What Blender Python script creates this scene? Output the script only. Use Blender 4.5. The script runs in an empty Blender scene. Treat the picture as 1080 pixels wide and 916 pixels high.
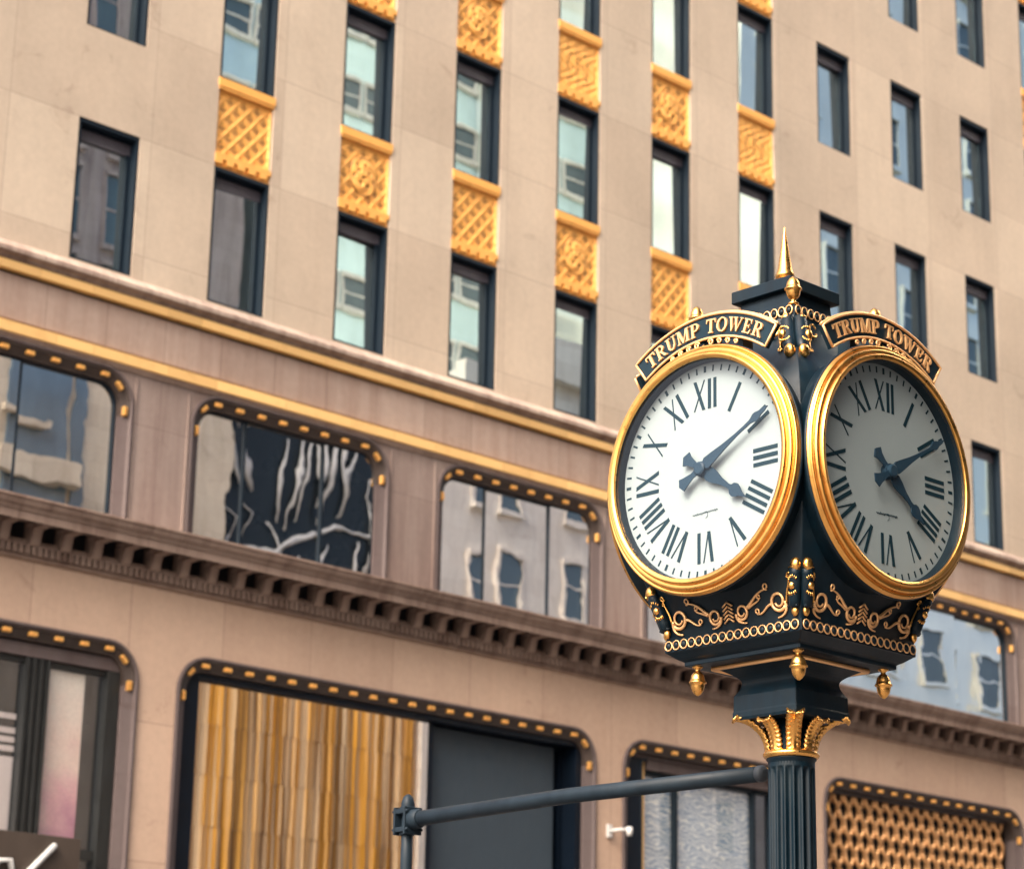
import bpy, bmesh, math, random
from mathutils import Vector, Matrix
from mathutils.geometry import tessellate_polygon
from math import sin, cos, pi, radians as R
random.seed(7)
sc = bpy.context.scene
COL = sc.collection

# ------------------------------------------------------------------ camera, sky, sun, exposure
# world frame: x runs along the building's facade, y points into it, z is up
YAW, PITCH, ROLL = R(45.705), R(16.4575), R(1.195)
F_PX = 2519.75
fwd_h = Vector((cos(YAW), sin(YAW), 0)); right = Vector((sin(YAW), -cos(YAW), 0))
fwd = fwd_h * cos(PITCH) + Vector((0, 0, sin(PITCH)))
up = -fwd_h * sin(PITCH) + Vector((0, 0, cos(PITCH)))
r2 = right * cos(ROLL) + up * sin(ROLL); u2 = up * cos(ROLL) - right * sin(ROLL)
cd = bpy.data.cameras.new('camera'); cam = bpy.data.objects.new('camera', cd); COL.objects.link(cam)
cam.matrix_world = Matrix(((r2.x, u2.x, -fwd.x, 0), (r2.y, u2.y, -fwd.y, 0), (r2.z, u2.z, -fwd.z, 1.7), (0, 0, 0, 1)))
cd.sensor_fit = 'HORIZONTAL'; cd.sensor_width = 36; cd.lens = F_PX / 1080 * 36
cd.clip_start = 0.1; cd.clip_end = 3000
cd.dof.use_dof = True; cd.dof.focus_distance = 9.05; cd.dof.aperture_fstop = 4.5
sc.camera = cam

SUN_DIR = Vector((-0.84, -0.17, 0.82)).normalized()
w = bpy.data.worlds.new('World'); sc.world = w; w.use_nodes = True
nt = w.node_tree; nt.nodes.clear()
sky = nt.nodes.new('ShaderNodeTexSky'); sky.sky_type = 'NISHITA'; sky.sun_disc = False
sky.sun_elevation = math.asin(SUN_DIR.z); sky.sun_rotation = math.atan2(SUN_DIR.x, SUN_DIR.y)
sky.air_density = 0.7; sky.dust_density = 9.0; sky.ozone_density = 0.3
bg = nt.nodes.new('ShaderNodeBackground'); bg.inputs['Strength'].default_value = 0.15
wo = nt.nodes.new('ShaderNodeOutputWorld')
nt.links.new(sky.outputs[0], bg.inputs[0]); nt.links.new(bg.outputs[0], wo.inputs[0])
sl = bpy.data.lights.new('sun', 'SUN'); so = bpy.data.objects.new('sun', sl); COL.objects.link(so)
sl.energy = 0.5; sl.angle = R(20); sl.color = (1.0, 0.93, 0.84)
so.rotation_euler = SUN_DIR.to_track_quat('Z', 'Y').to_euler(); so.location = (-30, -15, 40)
sc.view_settings.view_transform = 'Standard'; sc.view_settings.look = 'None'
sc.view_settings.gamma = 1; sc.view_settings.exposure = 1.7
sc.cycles.max_bounces = 8; sc.cycles.transparent_max_bounces = 12

# ------------------------------------------------------------------ materials
class NT:
    def __init__(s, name):
        s.m = bpy.data.materials.new(name); s.m.use_nodes = True; s.t = s.m.node_tree; s.t.nodes.clear()
        s.out = s.n('ShaderNodeOutputMaterial')
    def n(s, typ, ins=None, **kw):
        nd = s.t.nodes.new(typ)
        for k, v in kw.items(): setattr(nd, k, v)
        for k, v in (ins or {}).items():
            if isinstance(v, bpy.types.NodeSocket): s.t.links.new(v, nd.inputs[k])
            else: nd.inputs[k].default_value = v
        return nd
    def coord(s, kind='Object', scale=(1, 1, 1), rot=(0, 0, 0), loc=(0, 0, 0)):
        c = s.n('ShaderNodeTexCoord')
        return s.n('ShaderNodeMapping', {'Vector': c.outputs[kind], 'Scale': scale, 'Rotation': rot, 'Location': loc}).outputs[0]
    def noise(s, vec, scale, detail=4, rough=.55, dist=0):
        return s.n('ShaderNodeTexNoise', {'Vector': vec, 'Scale': scale, 'Detail': detail, 'Roughness': rough, 'Distortion': dist}).outputs['Fac']
    def ramp(s, fac, stops):
        r = s.n('ShaderNodeValToRGB', {'Fac': fac}); e = r.color_ramp.elements
        while len(e) < len(stops): e.new(.5)
        for i, (p, c) in enumerate(stops):
            e[i].position = p; e[i].color = (*c, 1) if len(c) == 3 else c
        return r.outputs[0]
    def mix(s, fac, a, b, mode='MIX'):
        m = s.n('ShaderNodeMix', data_type='RGBA', blend_type=mode)
        for k, v in ((0, fac), (6, a), (7, b)):
            if isinstance(v, bpy.types.NodeSocket): s.t.links.new(v, m.inputs[k])
            else: m.inputs[k].default_value = v if k == 0 else ((*v, 1) if len(v) == 3 else v)
        return m.outputs[2]
    def math(s, op, a, b=0.0):
        m = s.n('ShaderNodeMath', operation=op)
        for k, v in ((0, a), (1, b)):
            if isinstance(v, bpy.types.NodeSocket): s.t.links.new(v, m.inputs[k])
            else: m.inputs[k].default_value = v
        return m.outputs[0]
    def bump(s, h, strength=.3, dist=.02):
        return s.n('ShaderNodeBump', {'Height': h, 'Strength': strength, 'Distance': dist}).outputs[0]
    def pbr(s, col, rough=.6, metal=0, normal=None, spec=None):
        p = s.n('ShaderNodeBsdfPrincipled')
        for k, v in (('Base Color', col), ('Roughness', rough), ('Metallic', metal), ('Normal', normal), ('Specular IOR Level', spec)):
            if v is None: continue
            if isinstance(v, bpy.types.NodeSocket): s.t.links.new(v, p.inputs[k])
            else: p.inputs[k].default_value = (*v, 1) if k == 'Base Color' else v
        s.t.links.new(p.outputs[0], s.out.inputs[0]); return s.m
    def end(s, sh):
        s.t.links.new(sh, s.out.inputs[0]); return s.m

def stone(name, base, var=.14, brick=(1.3, 1.6), joint=.55, off=(0, 0), stain=(.75, .7, .68), mortar=.006, offset=0.0, rough=.75):
    t = NT(name)
    v = t.coord()
    sw = t.n('ShaderNodeSeparateXYZ', {'Vector': v})
    xz = t.n('ShaderNodeCombineXYZ', {'X': t.math('ADD', sw.outputs[0], off[0]), 'Y': t.math('ADD', sw.outputs[2], off[1]), 'Z': 0.0}).outputs[0]
    b = t.n('ShaderNodeTexBrick', {'Vector': xz, 'Color1': (1, 1, 1, 1), 'Color2': (.87, .85, .845, 1), 'Mortar': (joint, joint * .95, joint * .95, 1), 'Scale': 1.0,
            'Mortar Size': mortar, 'Mortar Smooth': .3, 'Bias': 0.0, 'Brick Width': brick[0], 'Row Height': brick[1]}, offset=offset, squash=1.0)
    big = t.noise(v, .35, 5, .6); fine = t.noise(v, 9, 6, .65)
    st = t.noise(t.coord(scale=(2.2, 2.2, .16)), 1.6, 6, .65, .3)
    c = t.mix(1.0, base, b.outputs['Color'], 'MULTIPLY')
    c = t.mix(1.0, c, t.ramp(big, [(.3, (1 - var,) * 3), (.7, (1.04, 1.03, 1.02))]), 'MULTIPLY')
    c = t.mix(1.0, c, t.ramp(st, [(.32, stain), (.56, (1, 1, 1))]), 'MULTIPLY')
    c = t.mix(1.0, c, t.ramp(fine, [(.25, (.9, .9, .9)), (.7, (1.03, 1.03, 1.03))]), 'MULTIPLY')
    blot = t.noise(v, 1.4, 8, .75, .6)
    c = t.mix(1.0, c, t.ramp(blot, [(.30, (.80, .76, .75)), (.40, (1, 1, 1))]), 'MULTIPLY')
    hgt = t.math('ADD', t.math('MULTIPLY', b.outputs['Fac'], -1.0), t.math('MULTIPLY', fine, .15))
    return t.pbr(c, rough, 0, t.bump(hgt, .35, .008), .25)

def gold(name, base=(.80, .47, .15), rough=.3, metal=1.0, tarnish=(.32, .17, .06), amount=.5, scale=14, island=False, bump=.12):
    t = NT(name); v = t.coord()
    n1 = t.noise(v, scale, 5, .65, .3); n2 = t.noise(v, scale * 5, 4, .6)
    c = t.mix(t.ramp(n1, [(.56, (0, 0, 0)), (.80, (amount,) * 3)]), base, tarnish)
    if island:
        g = t.n('ShaderNodeNewGeometry')
        c = t.mix(1.0, c, t.ramp(g.outputs['Random Per Island'], [(0, (.84, .80, .76)), (1, (1.05, 1.03, 1))]), 'MULTIPLY')
    rg = t.ramp(n2, [(.3, (rough * .75,) * 3), (.7, (min(1, rough * 1.35),) * 3)])
    return t.pbr(c, rg, metal, t.bump(n1, bump, .004))

def paint(name, base, rough=.4, var=.25, scale=8, metal=0.0, spec=.5):
    t = NT(name); v = t.coord()
    n = t.noise(v, scale, 6, .6, .2); n2 = t.noise(t.coord(scale=(3, 3, .5)), scale * .7, 5, .6)
    k = t.math('MULTIPLY', t.math('ADD', n, n2), .5)
    c = t.mix(1.0, base, t.ramp(k, [(.3, (1 - var,) * 3), (.7, (1 + var,) * 3)]), 'MULTIPLY')
    return t.pbr(c, t.ramp(n, [(.3, (rough * .8,) * 3), (.7, (rough * 1.25,) * 3)]), metal, t.bump(n, .08, .003), spec)

def window_glass(name, tint=(.86, .95, .95), refl=.6, wob=.35, wscale=.8, dark=(.35, .42, .45), rough=0.0):
    """Reflective city glass: a mirror coat over tinted clear glass; every pane bends a little differently."""
    t = NT(name)
    oi = t.n('ShaderNodeObjectInfo')
    shift = t.n('ShaderNodeCombineXYZ', {'X': t.math('MULTIPLY', oi.outputs['Random'], 91.0), 'Y': t.math('MULTIPLY', oi.outputs['Random'], 37.0), 'Z': 0.0}).outputs[0]
    v = t.n('ShaderNodeVectorMath', {0: t.coord(), 1: shift}, operation='ADD').outputs[0]
    h = t.math('ADD', t.noise(v, wscale, 2, .45), t.math('MULTIPLY', t.noise(v, wscale * 3.1, 2, .5), .12))
    nrm = t.bump(h, wob, .06)
    fac = refl
    gl = t.n('ShaderNodeBsdfGlossy', {'Color': (*tint, 1), 'Roughness': rough, 'Normal': nrm})
    tr = t.n('ShaderNodeBsdfTransparent', {'Color': (*dark, 1)})
    return t.end(t.n('ShaderNodeMixShader', {0: fac, 1: tr.outputs[0], 2: gl.outputs[0]}).outputs[0])

M = {}
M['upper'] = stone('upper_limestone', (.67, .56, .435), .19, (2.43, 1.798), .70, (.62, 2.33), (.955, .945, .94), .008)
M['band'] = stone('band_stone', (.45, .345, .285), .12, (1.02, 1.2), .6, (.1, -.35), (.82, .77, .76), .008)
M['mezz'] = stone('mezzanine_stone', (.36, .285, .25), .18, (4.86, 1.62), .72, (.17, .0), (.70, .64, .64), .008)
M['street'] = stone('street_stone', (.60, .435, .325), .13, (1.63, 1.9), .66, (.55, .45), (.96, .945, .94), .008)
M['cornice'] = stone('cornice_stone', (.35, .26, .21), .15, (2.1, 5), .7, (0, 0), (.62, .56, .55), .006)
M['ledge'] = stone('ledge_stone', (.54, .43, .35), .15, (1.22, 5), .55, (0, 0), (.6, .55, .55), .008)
M['jamb'] = stone('jamb_stone', (.135, .108, .105), .12, (9, 1.3), .8, (0, 0.1), (.82, .78, .78), .006)
M['cove'] = paint('dark_bronze_cove', (.050, .036, .030), .5, .3, 5)
M['bronze'] = paint('dark_bronze_frame', (.022, .024, .024), .4, .3, 5)
M['navy'] = paint('navy_window_metal', (.006, .014, .024), .5, .2, 3, 0, .25)
M['grey_panel'] = paint('grey_head_panel', (.11, .10, .12), .5, .15, 3)
M['black_portal'] = paint('black_portal_metal', (.003, .007, .014), .4, .2, 3, 0, .2)
M['slate'] = paint('slate_panel', (.034, .052, .070), .6, .12, 4)
M['gild'] = gold('gilded_cast_panel', (.95, .475, .115), .48, .15, (.42, .17, .04), .55, 7, bump=.1)
M['gild_band'] = gold('gilded_band', (.98, .64, .26), .42, .15, (.55, .26, .07), .35, 2.5, True)
M['stud'] = gold('gilded_stud', (.95, .52, .15), .35, .6, (.3, .14, .05), .5, 9)
M['woven'] = gold('woven_bronze_screen', (.68, .38, .17), .40, .7, (.16, .09, .05), .5, 4)
M['gold'] = gold('old_gold_leaf', (.86, .46, .13), .30, 1.0, (.30, .15, .05), .5, 16, bump=.06)
M['bezel'] = gold('polished_bezel_gold', (.82, .425, .115), .32, 1.0, (.45, .22, .07), .45, 5, bump=.015)
M['goldpaint'] = gold('gold_paint', (.80, .47, .215), .40, .5, (.35, .18, .08), .4, 22)
t = NT('dark_teal_clock_paint'); v = t.coord()
n1 = t.noise(v, 6, 6, .65, .3); n2 = t.noise(t.coord(scale=(5, 5, .6)), 5, 6, .65); n3 = t.noise(v, 60, 3, .7)
c = t.mix(1.0, (.0009, .0076, .0140), t.ramp(n2, [(.3, (.65, .7, .7)), (.7, (1.5, 1.4, 1.35))]), 'MULTIPLY')
c = t.mix(t.ramp(n1, [(.52, (0, 0, 0)), (.78, (.35, .35, .35))]), c, (.018, .028, .030))
c = t.mix(t.ramp(n3, [(.70, (0, 0, 0)), (.76, (.55, .55, .55))]), c, (.035, .040, .038))
M['clock'] = t.pbr(c, t.ramp(n1, [(.3, (.34,) * 3), (.7, (.58,) * 3)]), 0, t.bump(t.math('ADD', n1, t.math('MULTIPLY', n3, .25)), .14, .003), .24)
M['clockdark'] = paint('name_panel_paint', (.0030, .016, .026), .45, .2, 7, 0, .22)
M['hand'] = paint('blued_hand_paint', (.010, .030, .052), .5, .15, 6, 0, .25)
M['ink'] = paint('dial_ink', (.006, .024, .035), .7, .1, 6, 0, .1)
t = NT('opal_dial'); v = t.coord()
M['dial'] = t.pbr(t.mix(1.0, (.266, .305, .312), t.ramp(t.noise(v, 3.5, 5, .6), [(.3, (.94, .95, .96)), (.7, (1.0, 1.0, 1.0))]), 'MULTIPLY'), .45, 0, None, .3)
t = NT('dial_crystal')
fr = t.n('ShaderNodeFresnel', {'IOR': 1.35}).outputs[0]
M['crystal'] = t.end(t.n('ShaderNodeMixShader', {0: .035, 1: t.n('ShaderNodeBsdfTransparent', {'Color': (.97, .99, .99, 1)}).outputs[0],
                                                  2: t.n('ShaderNodeBsdfGlossy', {'Roughness': .02}).outputs[0]}).outputs[0])
M['glass'] = window_glass('upper_window_glass', (.86, .98, .97), .66, .03, .5)
M['shopglass'] = window_glass('shop_window_glass', (1.0, .97, .92), .74, .012, .4, (.6, .65, .65))
M['clearglass'] = window_glass('display_window_glass', (.95, .97, 1), .12, .03, .4, (.97, .98, .99))
M['mezzglass'] = window_glass('mezzanine_window_glass', (.98, .98, .95), .76, .10, .5, (.45, .5, .52))
M['curtain'] = paint('linen_curtain', (.62, .58, .52), .9, .08, 2)
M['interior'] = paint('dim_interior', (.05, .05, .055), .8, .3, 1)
M['pole'] = paint('dark_grey_pole_paint', (.010, .018, .026), .5, .3, 6, 0, .2)
M['white'] = paint('white_plastic', (.60, .60, .58), .4, .05, 6)
M['brown'] = paint('brown_sign_face', (.060, .044, .034), .5, .12, 3)
M['asphalt'] = paint('asphalt', (.05, .05, .052), .85, .3, 2)
M['pave'] = stone('pavement_slabs', (.30, .29, .28), .15, (1.5, 1.5), .6)
M['ground'] = paint('ground_dirt', (.10, .10, .10), .9, .2, .3)
M['line'] = paint('road_paint', (.75, .75, .72), .6, .1, 3)

# ------------------------------------------------------------------ mesh helpers
class MB:
    def __init__(s): s.v, s.f, s.sm = [], [], []
    def add(s, vs, fs, smooth=False):
        o = len(s.v); s.v += [tuple(v) for v in vs]
        for f in fs: s.f.append(tuple(i + o for i in f)); s.sm.append(smooth)
    def box(s, x0, x1, y0, y1, z0, z1):
        if x0 > x1: x0, x1 = x1, x0
        vs = [(x, y, z) for x in (x0, x1) for y in (y0, y1) for z in (z0, z1)]
        s.add(vs, [(0, 1, 3, 2), (4, 6, 7, 5), (0, 4, 5, 1), (2, 3, 7, 6), (0, 2, 6, 4), (1, 5, 7, 3)])
    def prism(s, poly, a, b, fn):
        """poly 2d, extruded from a to b; fn(u,v,w) -> xyz"""
        n = len(poly)
        vs = [fn(u, v, a) for u, v in poly] + [fn(u, v, b) for u, v in poly]
        tri = tessellate_polygon([[Vector((u, v, 0)) for u, v in poly]])
        fs = [tuple(x) for x in tri] + [tuple(i + n for i in reversed(x)) for x in tri]
        fs += [(i, (i + 1) % n, (i + 1) % n + n, i + n) for i in range(n)]
        s.add(vs, fs)
    def plate(s, outer, holes, a, b, fn):
        loops = [outer] + holes
        flat = [p for l in loops for p in l]; n = len(flat)
        tri = tessellate_polygon([[Vector((u, v, 0)) for u, v in l] for l in loops])
        vs = [fn(u, v, a) for u, v in flat] + [fn(u, v, b) for u, v in flat]
        fs = [tuple(x) for x in tri] + [tuple(i + n for i in reversed(x)) for x in tri]
        o = 0
        for l in loops:
            k = len(l)
            fs += [(o + i, o + (i + 1) % k, o + (i + 1) % k + n, o + i + n) for i in range(k)]
            o += k
        s.add(vs, fs)
    def grid(s, fn, nu, nv, smooth=True, closeu=False):
        vs = [fn(i / nu, j / nv) for i in range(nu if closeu else nu + 1) for j in range(nv + 1)]
        m = nv + 1; k = nu if closeu else nu + 1
        s.add(vs, [(i * m + j, ((i + 1) % k) * m + j, ((i + 1) % k) * m + j + 1, i * m + j + 1) for i in range(nu) for j in range(nv)], smooth)
    def lathe(s, prof, seg=32, c=(0, 0, 0), axis='z', smooth=True, cap=True):
        def P(r, h, a):
            if axis == 'z': return (c[0] + r * cos(a), c[1] + r * sin(a), c[2] + h)
            return (c[0] + r * cos(a), c[1] - h, c[2] + r * sin(a))      # axis towards -y, h measured outwards
        n = len(prof)
        vs = [P(r, h, 2 * pi * i / seg) for i in range(seg) for r, h in prof]
        fs = [(i * n + j, ((i + 1) % seg) * n + j, ((i + 1) % seg) * n + j + 1, i * n + j + 1) for i in range(seg) for j in range(n - 1)]
        s.add(vs, fs, smooth)
        if cap:
            for j in (0, n - 1):
                if prof[j][0] > 1e-6: s.add([P(*prof[j], 2 * pi * i / seg) for i in range(seg)], [tuple(range(seg))])
    def tube(s, pts, r, seg=8, cap=True, closed=False, smooth=True):
        pts = [Vector(p) for p in pts]; n = len(pts)
        rs = r if isinstance(r, (list, tuple)) else [r] * n
        vs = []; prev = None
        for i, p in enumerate(pts):
            a = pts[(i - 1) % n] if (closed or i > 0) else p
            b = pts[(i + 1) % n] if (closed or i < n - 1) else p
            d = (b - a).normalized()
            if prev is None:
                h = Vector((0, 0, 1)) if abs(d.z) < .9 else Vector((1, 0, 0))
                u = d.cross(h).normalized()
            else: u = (prev - d * prev.dot(d)).normalized()
            prev = u; q = d.cross(u)
            vs += [p + (u * cos(2 * pi * k / seg) + q * sin(2 * pi * k / seg)) * rs[i] for k in range(seg)]
        m = n if closed else n - 1
        fs = [(i * seg + k, i * seg + (k + 1) % seg, ((i + 1) % n) * seg + (k + 1) % seg, ((i + 1) % n) * seg + k) for i in range(m) for k in range(seg)]
        s.add(vs, fs, smooth)
        if cap and not closed:
            s.add(vs[:seg], [tuple(range(seg))]); s.add(vs[-seg:], [tuple(range(seg))])
    def ball(s, c, r, sx=1, sy=1, sz=1, seg=14, rings=8):
        pr = [(sin(pi * j / rings), -cos(pi * j / rings)) for j in range(rings + 1)]
        vs = [(c[0] + r * sx * a * cos(2 * pi * i / seg), c[1] + r * sy * a * sin(2 * pi * i / seg), c[2] + r * sz * b) for i in range(seg) for a, b in pr]
        n = rings + 1
        s.add(vs, [(i * n + j, ((i + 1) % seg) * n + j, ((i + 1) % seg) * n + j + 1, i * n + j + 1) for i in range(seg) for j in range(rings)], True)
    def sqloft(s, prof, ch=.004, smooth=False, c=(0, 0)):
        """square cross-section, chamfered corners; prof = (half width, z)"""
        def ring(h, z):
            k = min(ch, h * .3)
            return [(c[0] + x, c[1] + y, z) for x, y in ((h, -h + k), (h, h - k), (h - k, h), (-h + k, h), (-h, h - k), (-h, -h + k), (-h + k, -h), (h - k, -h))]
        vs = []
        for h, z in prof: vs += ring(h, z)
        n = len(prof)
        s.add(vs, [(j * 8 + i, j * 8 + (i + 1) % 8, (j + 1) * 8 + (i + 1) % 8, (j + 1) * 8 + i) for j in range(n - 1) for i in range(8)], smooth)
        s.add(vs[:8], [tuple(range(8))]); s.add(vs[-8:], [tuple(range(8))])
    def profile_x(s, prof, x0, x1):
        """closed profile of (proud, z) extruded along the facade between x0 and x1"""
        s.prism(prof, x0, x1, lambda o, z, x: (x, Y0 - o, z))
    def build(s, name, mat, parent=None, weld=True):
        me = bpy.data.meshes.new(name); me.from_pydata(s.v, [], s.f); me.update()
        bm = bmesh.new(); bm.from_mesh(me)
        for f, k in zip(bm.faces, s.sm): f.smooth = k
        if weld: bmesh.ops.remove_doubles(bm, verts=bm.verts, dist=1e-6)
        bmesh.ops.recalc_face_normals(bm, faces=bm.faces); bm.to_mesh(me); bm.free()
        me.materials.append(mat)
        o = bpy.data.objects.new(name, me); COL.objects.link(o)
        if parent: o.parent = parent
        return o

def empty(name, loc=(0, 0, 0), rz=0, parent=None):
    o = bpy.data.objects.new(name, None); COL.objects.link(o); o.location = loc; o.rotation_euler = (0, 0, rz)
    if parent: o.parent = parent
    return o
def tag(o, label, cat, group=None):
    o['label'] = label; o['category'] = cat
    if group: o['group'] = group
    return o
def struct(o): o['kind'] = 'structure'; return o
def dup(o, parent=None):
    c = o.copy(); COL.objects.link(c); c.parent = parent
    for ch in list(o.children): dup(ch, c)
    return c
def bevel(o, wd=.004, seg=2):
    m = o.modifiers.new('bevel', 'BEVEL'); m.width = wd; m.segments = seg; m.limit_method = 'ANGLE'; m.angle_limit = R(40)
    return o

# ------------------------------------------------------------------ street setting
Y0 = 27.0                                    # plane of the facade
b = MB(); b.box(-400, 600, -400, 600, -.5, -.16); struct(b.build('ground', M['ground']))
b = MB(); b.box(-300, 400, 8.0, 21.5, -.155, -.14); struct(b.build('road', M['asphalt']))
for nm, ya, yb in (('sidewalk', -3, 8.0), ('sidewalk', 21.5, Y0 + .5)):
    b = MB(); b.box(-300, 400, ya, yb, -.156, 0); struct(b.build(nm, M['pave']))
b = MB()
for k in range(-40, 60):
    for yy in (11.3, 14.7, 18.1): b.box(k * 6, k * 6 + 2.6, yy - .06, yy + .06, -.139, -.135)
struct(b.build('lane_marking', M['line']))

# ------------------------------------------------------------------ the stone office building
def AX(x, o): return x * (Y0 - o) / Y0                       # measured on the facade plane -> true place for a part standing proud by o
def AZ(z, o): return 1.7 + (z - 1.7) * (Y0 - o) / Y0
bld = empty('office_building', (30, Y0, 0))
bld.location = (0, 0, 0)
tag(bld, 'tan stone office building with gilded panels, gold bands and a bracketed cornice behind the clock', 'building')
XL, XR = 8.0, 62.0
COLS = [17.554 + 2.4352 * (k - 1) for k in range(0, 13)]
WW = 1.069
FLOORS = [(13.497, 15.653), (17.098, 19.254), (20.686, 22.866), (24.28, 26.44), (27.88, 30.04)]
# upper wall as one sheet of stone with window holes
SP_COLS = [2, 3, 4, 5, 6, 7, 11, 12]
xs = sorted([XL, XR] + [c for c in COLS] + [c + WW for c in COLS]); zs = sorted([13.36, 34.0] + [z for f in FLOORS for z in f])
bays = [(c, c + WW) for c in COLS]
b = MB()
def hole(xm, zm):
    k = next((i for i, (a, c) in enumerate(bays) if a < xm < c), None)
    if k is None: return False
    if any(z0 < zm < z1 for z0, z1 in FLOORS): return True
    return k in SP_COLS and FLOORS[0][1] < zm < FLOORS[-1][0]
H = {}
for i in range(len(xs) - 1):
    for j in range(len(zs) - 1):
        H[i, j] = hole((xs[i] + xs[i + 1]) / 2, (zs[j] + zs[j + 1]) / 2)
DEEP = .34
for (i, j), h in H.items():
    x0, x1, z0, z1 = xs[i], xs[i + 1], zs[j], zs[j + 1]
    if not h: b.add([(x0, Y0, z0), (x1, Y0, z0), (x1, Y0, z1), (x0, Y0, z1)], [(0, 1, 2, 3)]); continue
    if not H.get((i - 1, j), True): b.add([(x0, Y0, z0), (x0, Y0, z1), (x0, Y0 + DEEP, z1), (x0, Y0 + DEEP, z0)], [(0, 1, 2, 3)])
    if not H.get((i + 1, j), True): b.add([(x1, Y0, z0), (x1, Y0 + DEEP, z0), (x1, Y0 + DEEP, z1), (x1, Y0, z1)], [(0, 1, 2, 3)])
    if not H.get((i, j - 1), True): b.add([(x0, Y0, z0), (x0, Y0 + DEEP, z0), (x1, Y0 + DEEP, z0), (x1, Y0, z0)], [(0, 1, 2, 3)])
    if not H.get((i, j + 1), True): b.add([(x0, Y0, z1), (x1, Y0, z1), (x1, Y0 + DEEP, z1), (x0, Y0 + DEEP, z1)], [(0, 1, 2, 3)])
b.build('upper_wall', M['upper'], bld)
b = MB(); b.box(XL, XR, Y0 + 2.6, Y0 + 22, 0, 33.9); b.box(XL, XL + .4, Y0 + .01, Y0 + 2.6, 0, 33.9); b.box(XR - .4, XR, Y0 + .01, Y0 + 2.6, 0, 33.9)
b.box(XL, XR, Y0 + .36, Y0 + 22, 33.95, 34.3)
for z in (12.6, 16.6, 20.1, 23.7, 27.3): b.box(XL + .41, XR - .41, Y0 + .40, Y0 + 2.58, z - .15, z + .15)
b.build('inner_wall', M['interior'], bld)

# upper windows
def upper_window():
    f = MB(); h = FLOORS[0][1] - FLOORS[0][0]
    f.box(0, .05, .012, .25, 0, h); f.box(WW - .05, WW, .012, .25, 0, h)               # deep side casings
    f.box(.05, WW - .05, .012, .25, h - .06, h); f.box(.05, WW - .05, .10, .25, 0, .075)
    f.box(.05, WW - .05, .03, .12, 0, .03)
    f.box(.05, .085, .17, .24, .075, h - .27); f.box(WW - .105, WW - .05, .15, .24, .075, h - .27)
    f.box(.05, WW - .05, .14, .16, h - .09, h - .06)
    fr = f.build('window', M['navy'])
    g = MB(); g.box(.051, WW - .051, .165, .23, h - .27, h - .10); g.build('head_panel', M['grey_panel'], fr)
    p = MB(); p.box(.085, WW - .105, .200, .206, .075, h - .27); p.build('pane', M['glass'], fr)
    return fr
wproto = upper_window(); first = True
rw = random.Random(3)
for fi, (z0, z1) in enumerate(FLOORS):
    for k, x in enumerate(COLS):
        o = wproto if first else dup(wproto); first = False
        o.parent = bld; o.location = (x, Y0, z0)
        for c in o.children:
            if c.name.startswith('pane'): c.rotation_euler = (rw.uniform(-.02, .02), 0, rw.uniform(-.022, .022))
curt = MB()
for fi, k, a, bb in ((0, 1, .30, .62), (0, 2, .1, .8), (1, 3, .2, .5), (1, 6, .1, .95), (2, 7, .1, .95), (1, 8, .1, .95), (2, 6, .1, .9), (0, 5, .1, .5), (2, 8, .1, .7)):
    x = COLS[k]; z0, z1 = FLOORS[fi]
    n = max(4, int((bb - a) * 16))
    curt.grid(lambda s, t, x=x, a=a, bb=bb, z0=z0, z1=z1, n=n: (x + a + (bb - a) * s, Y0 + .42 + .022 * sin(s * n * 2.1), z0 + .02 + (z1 - z0 - .1) * t), n * 4, 2)
curt.build('curtains', M['curtain'], bld)

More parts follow.
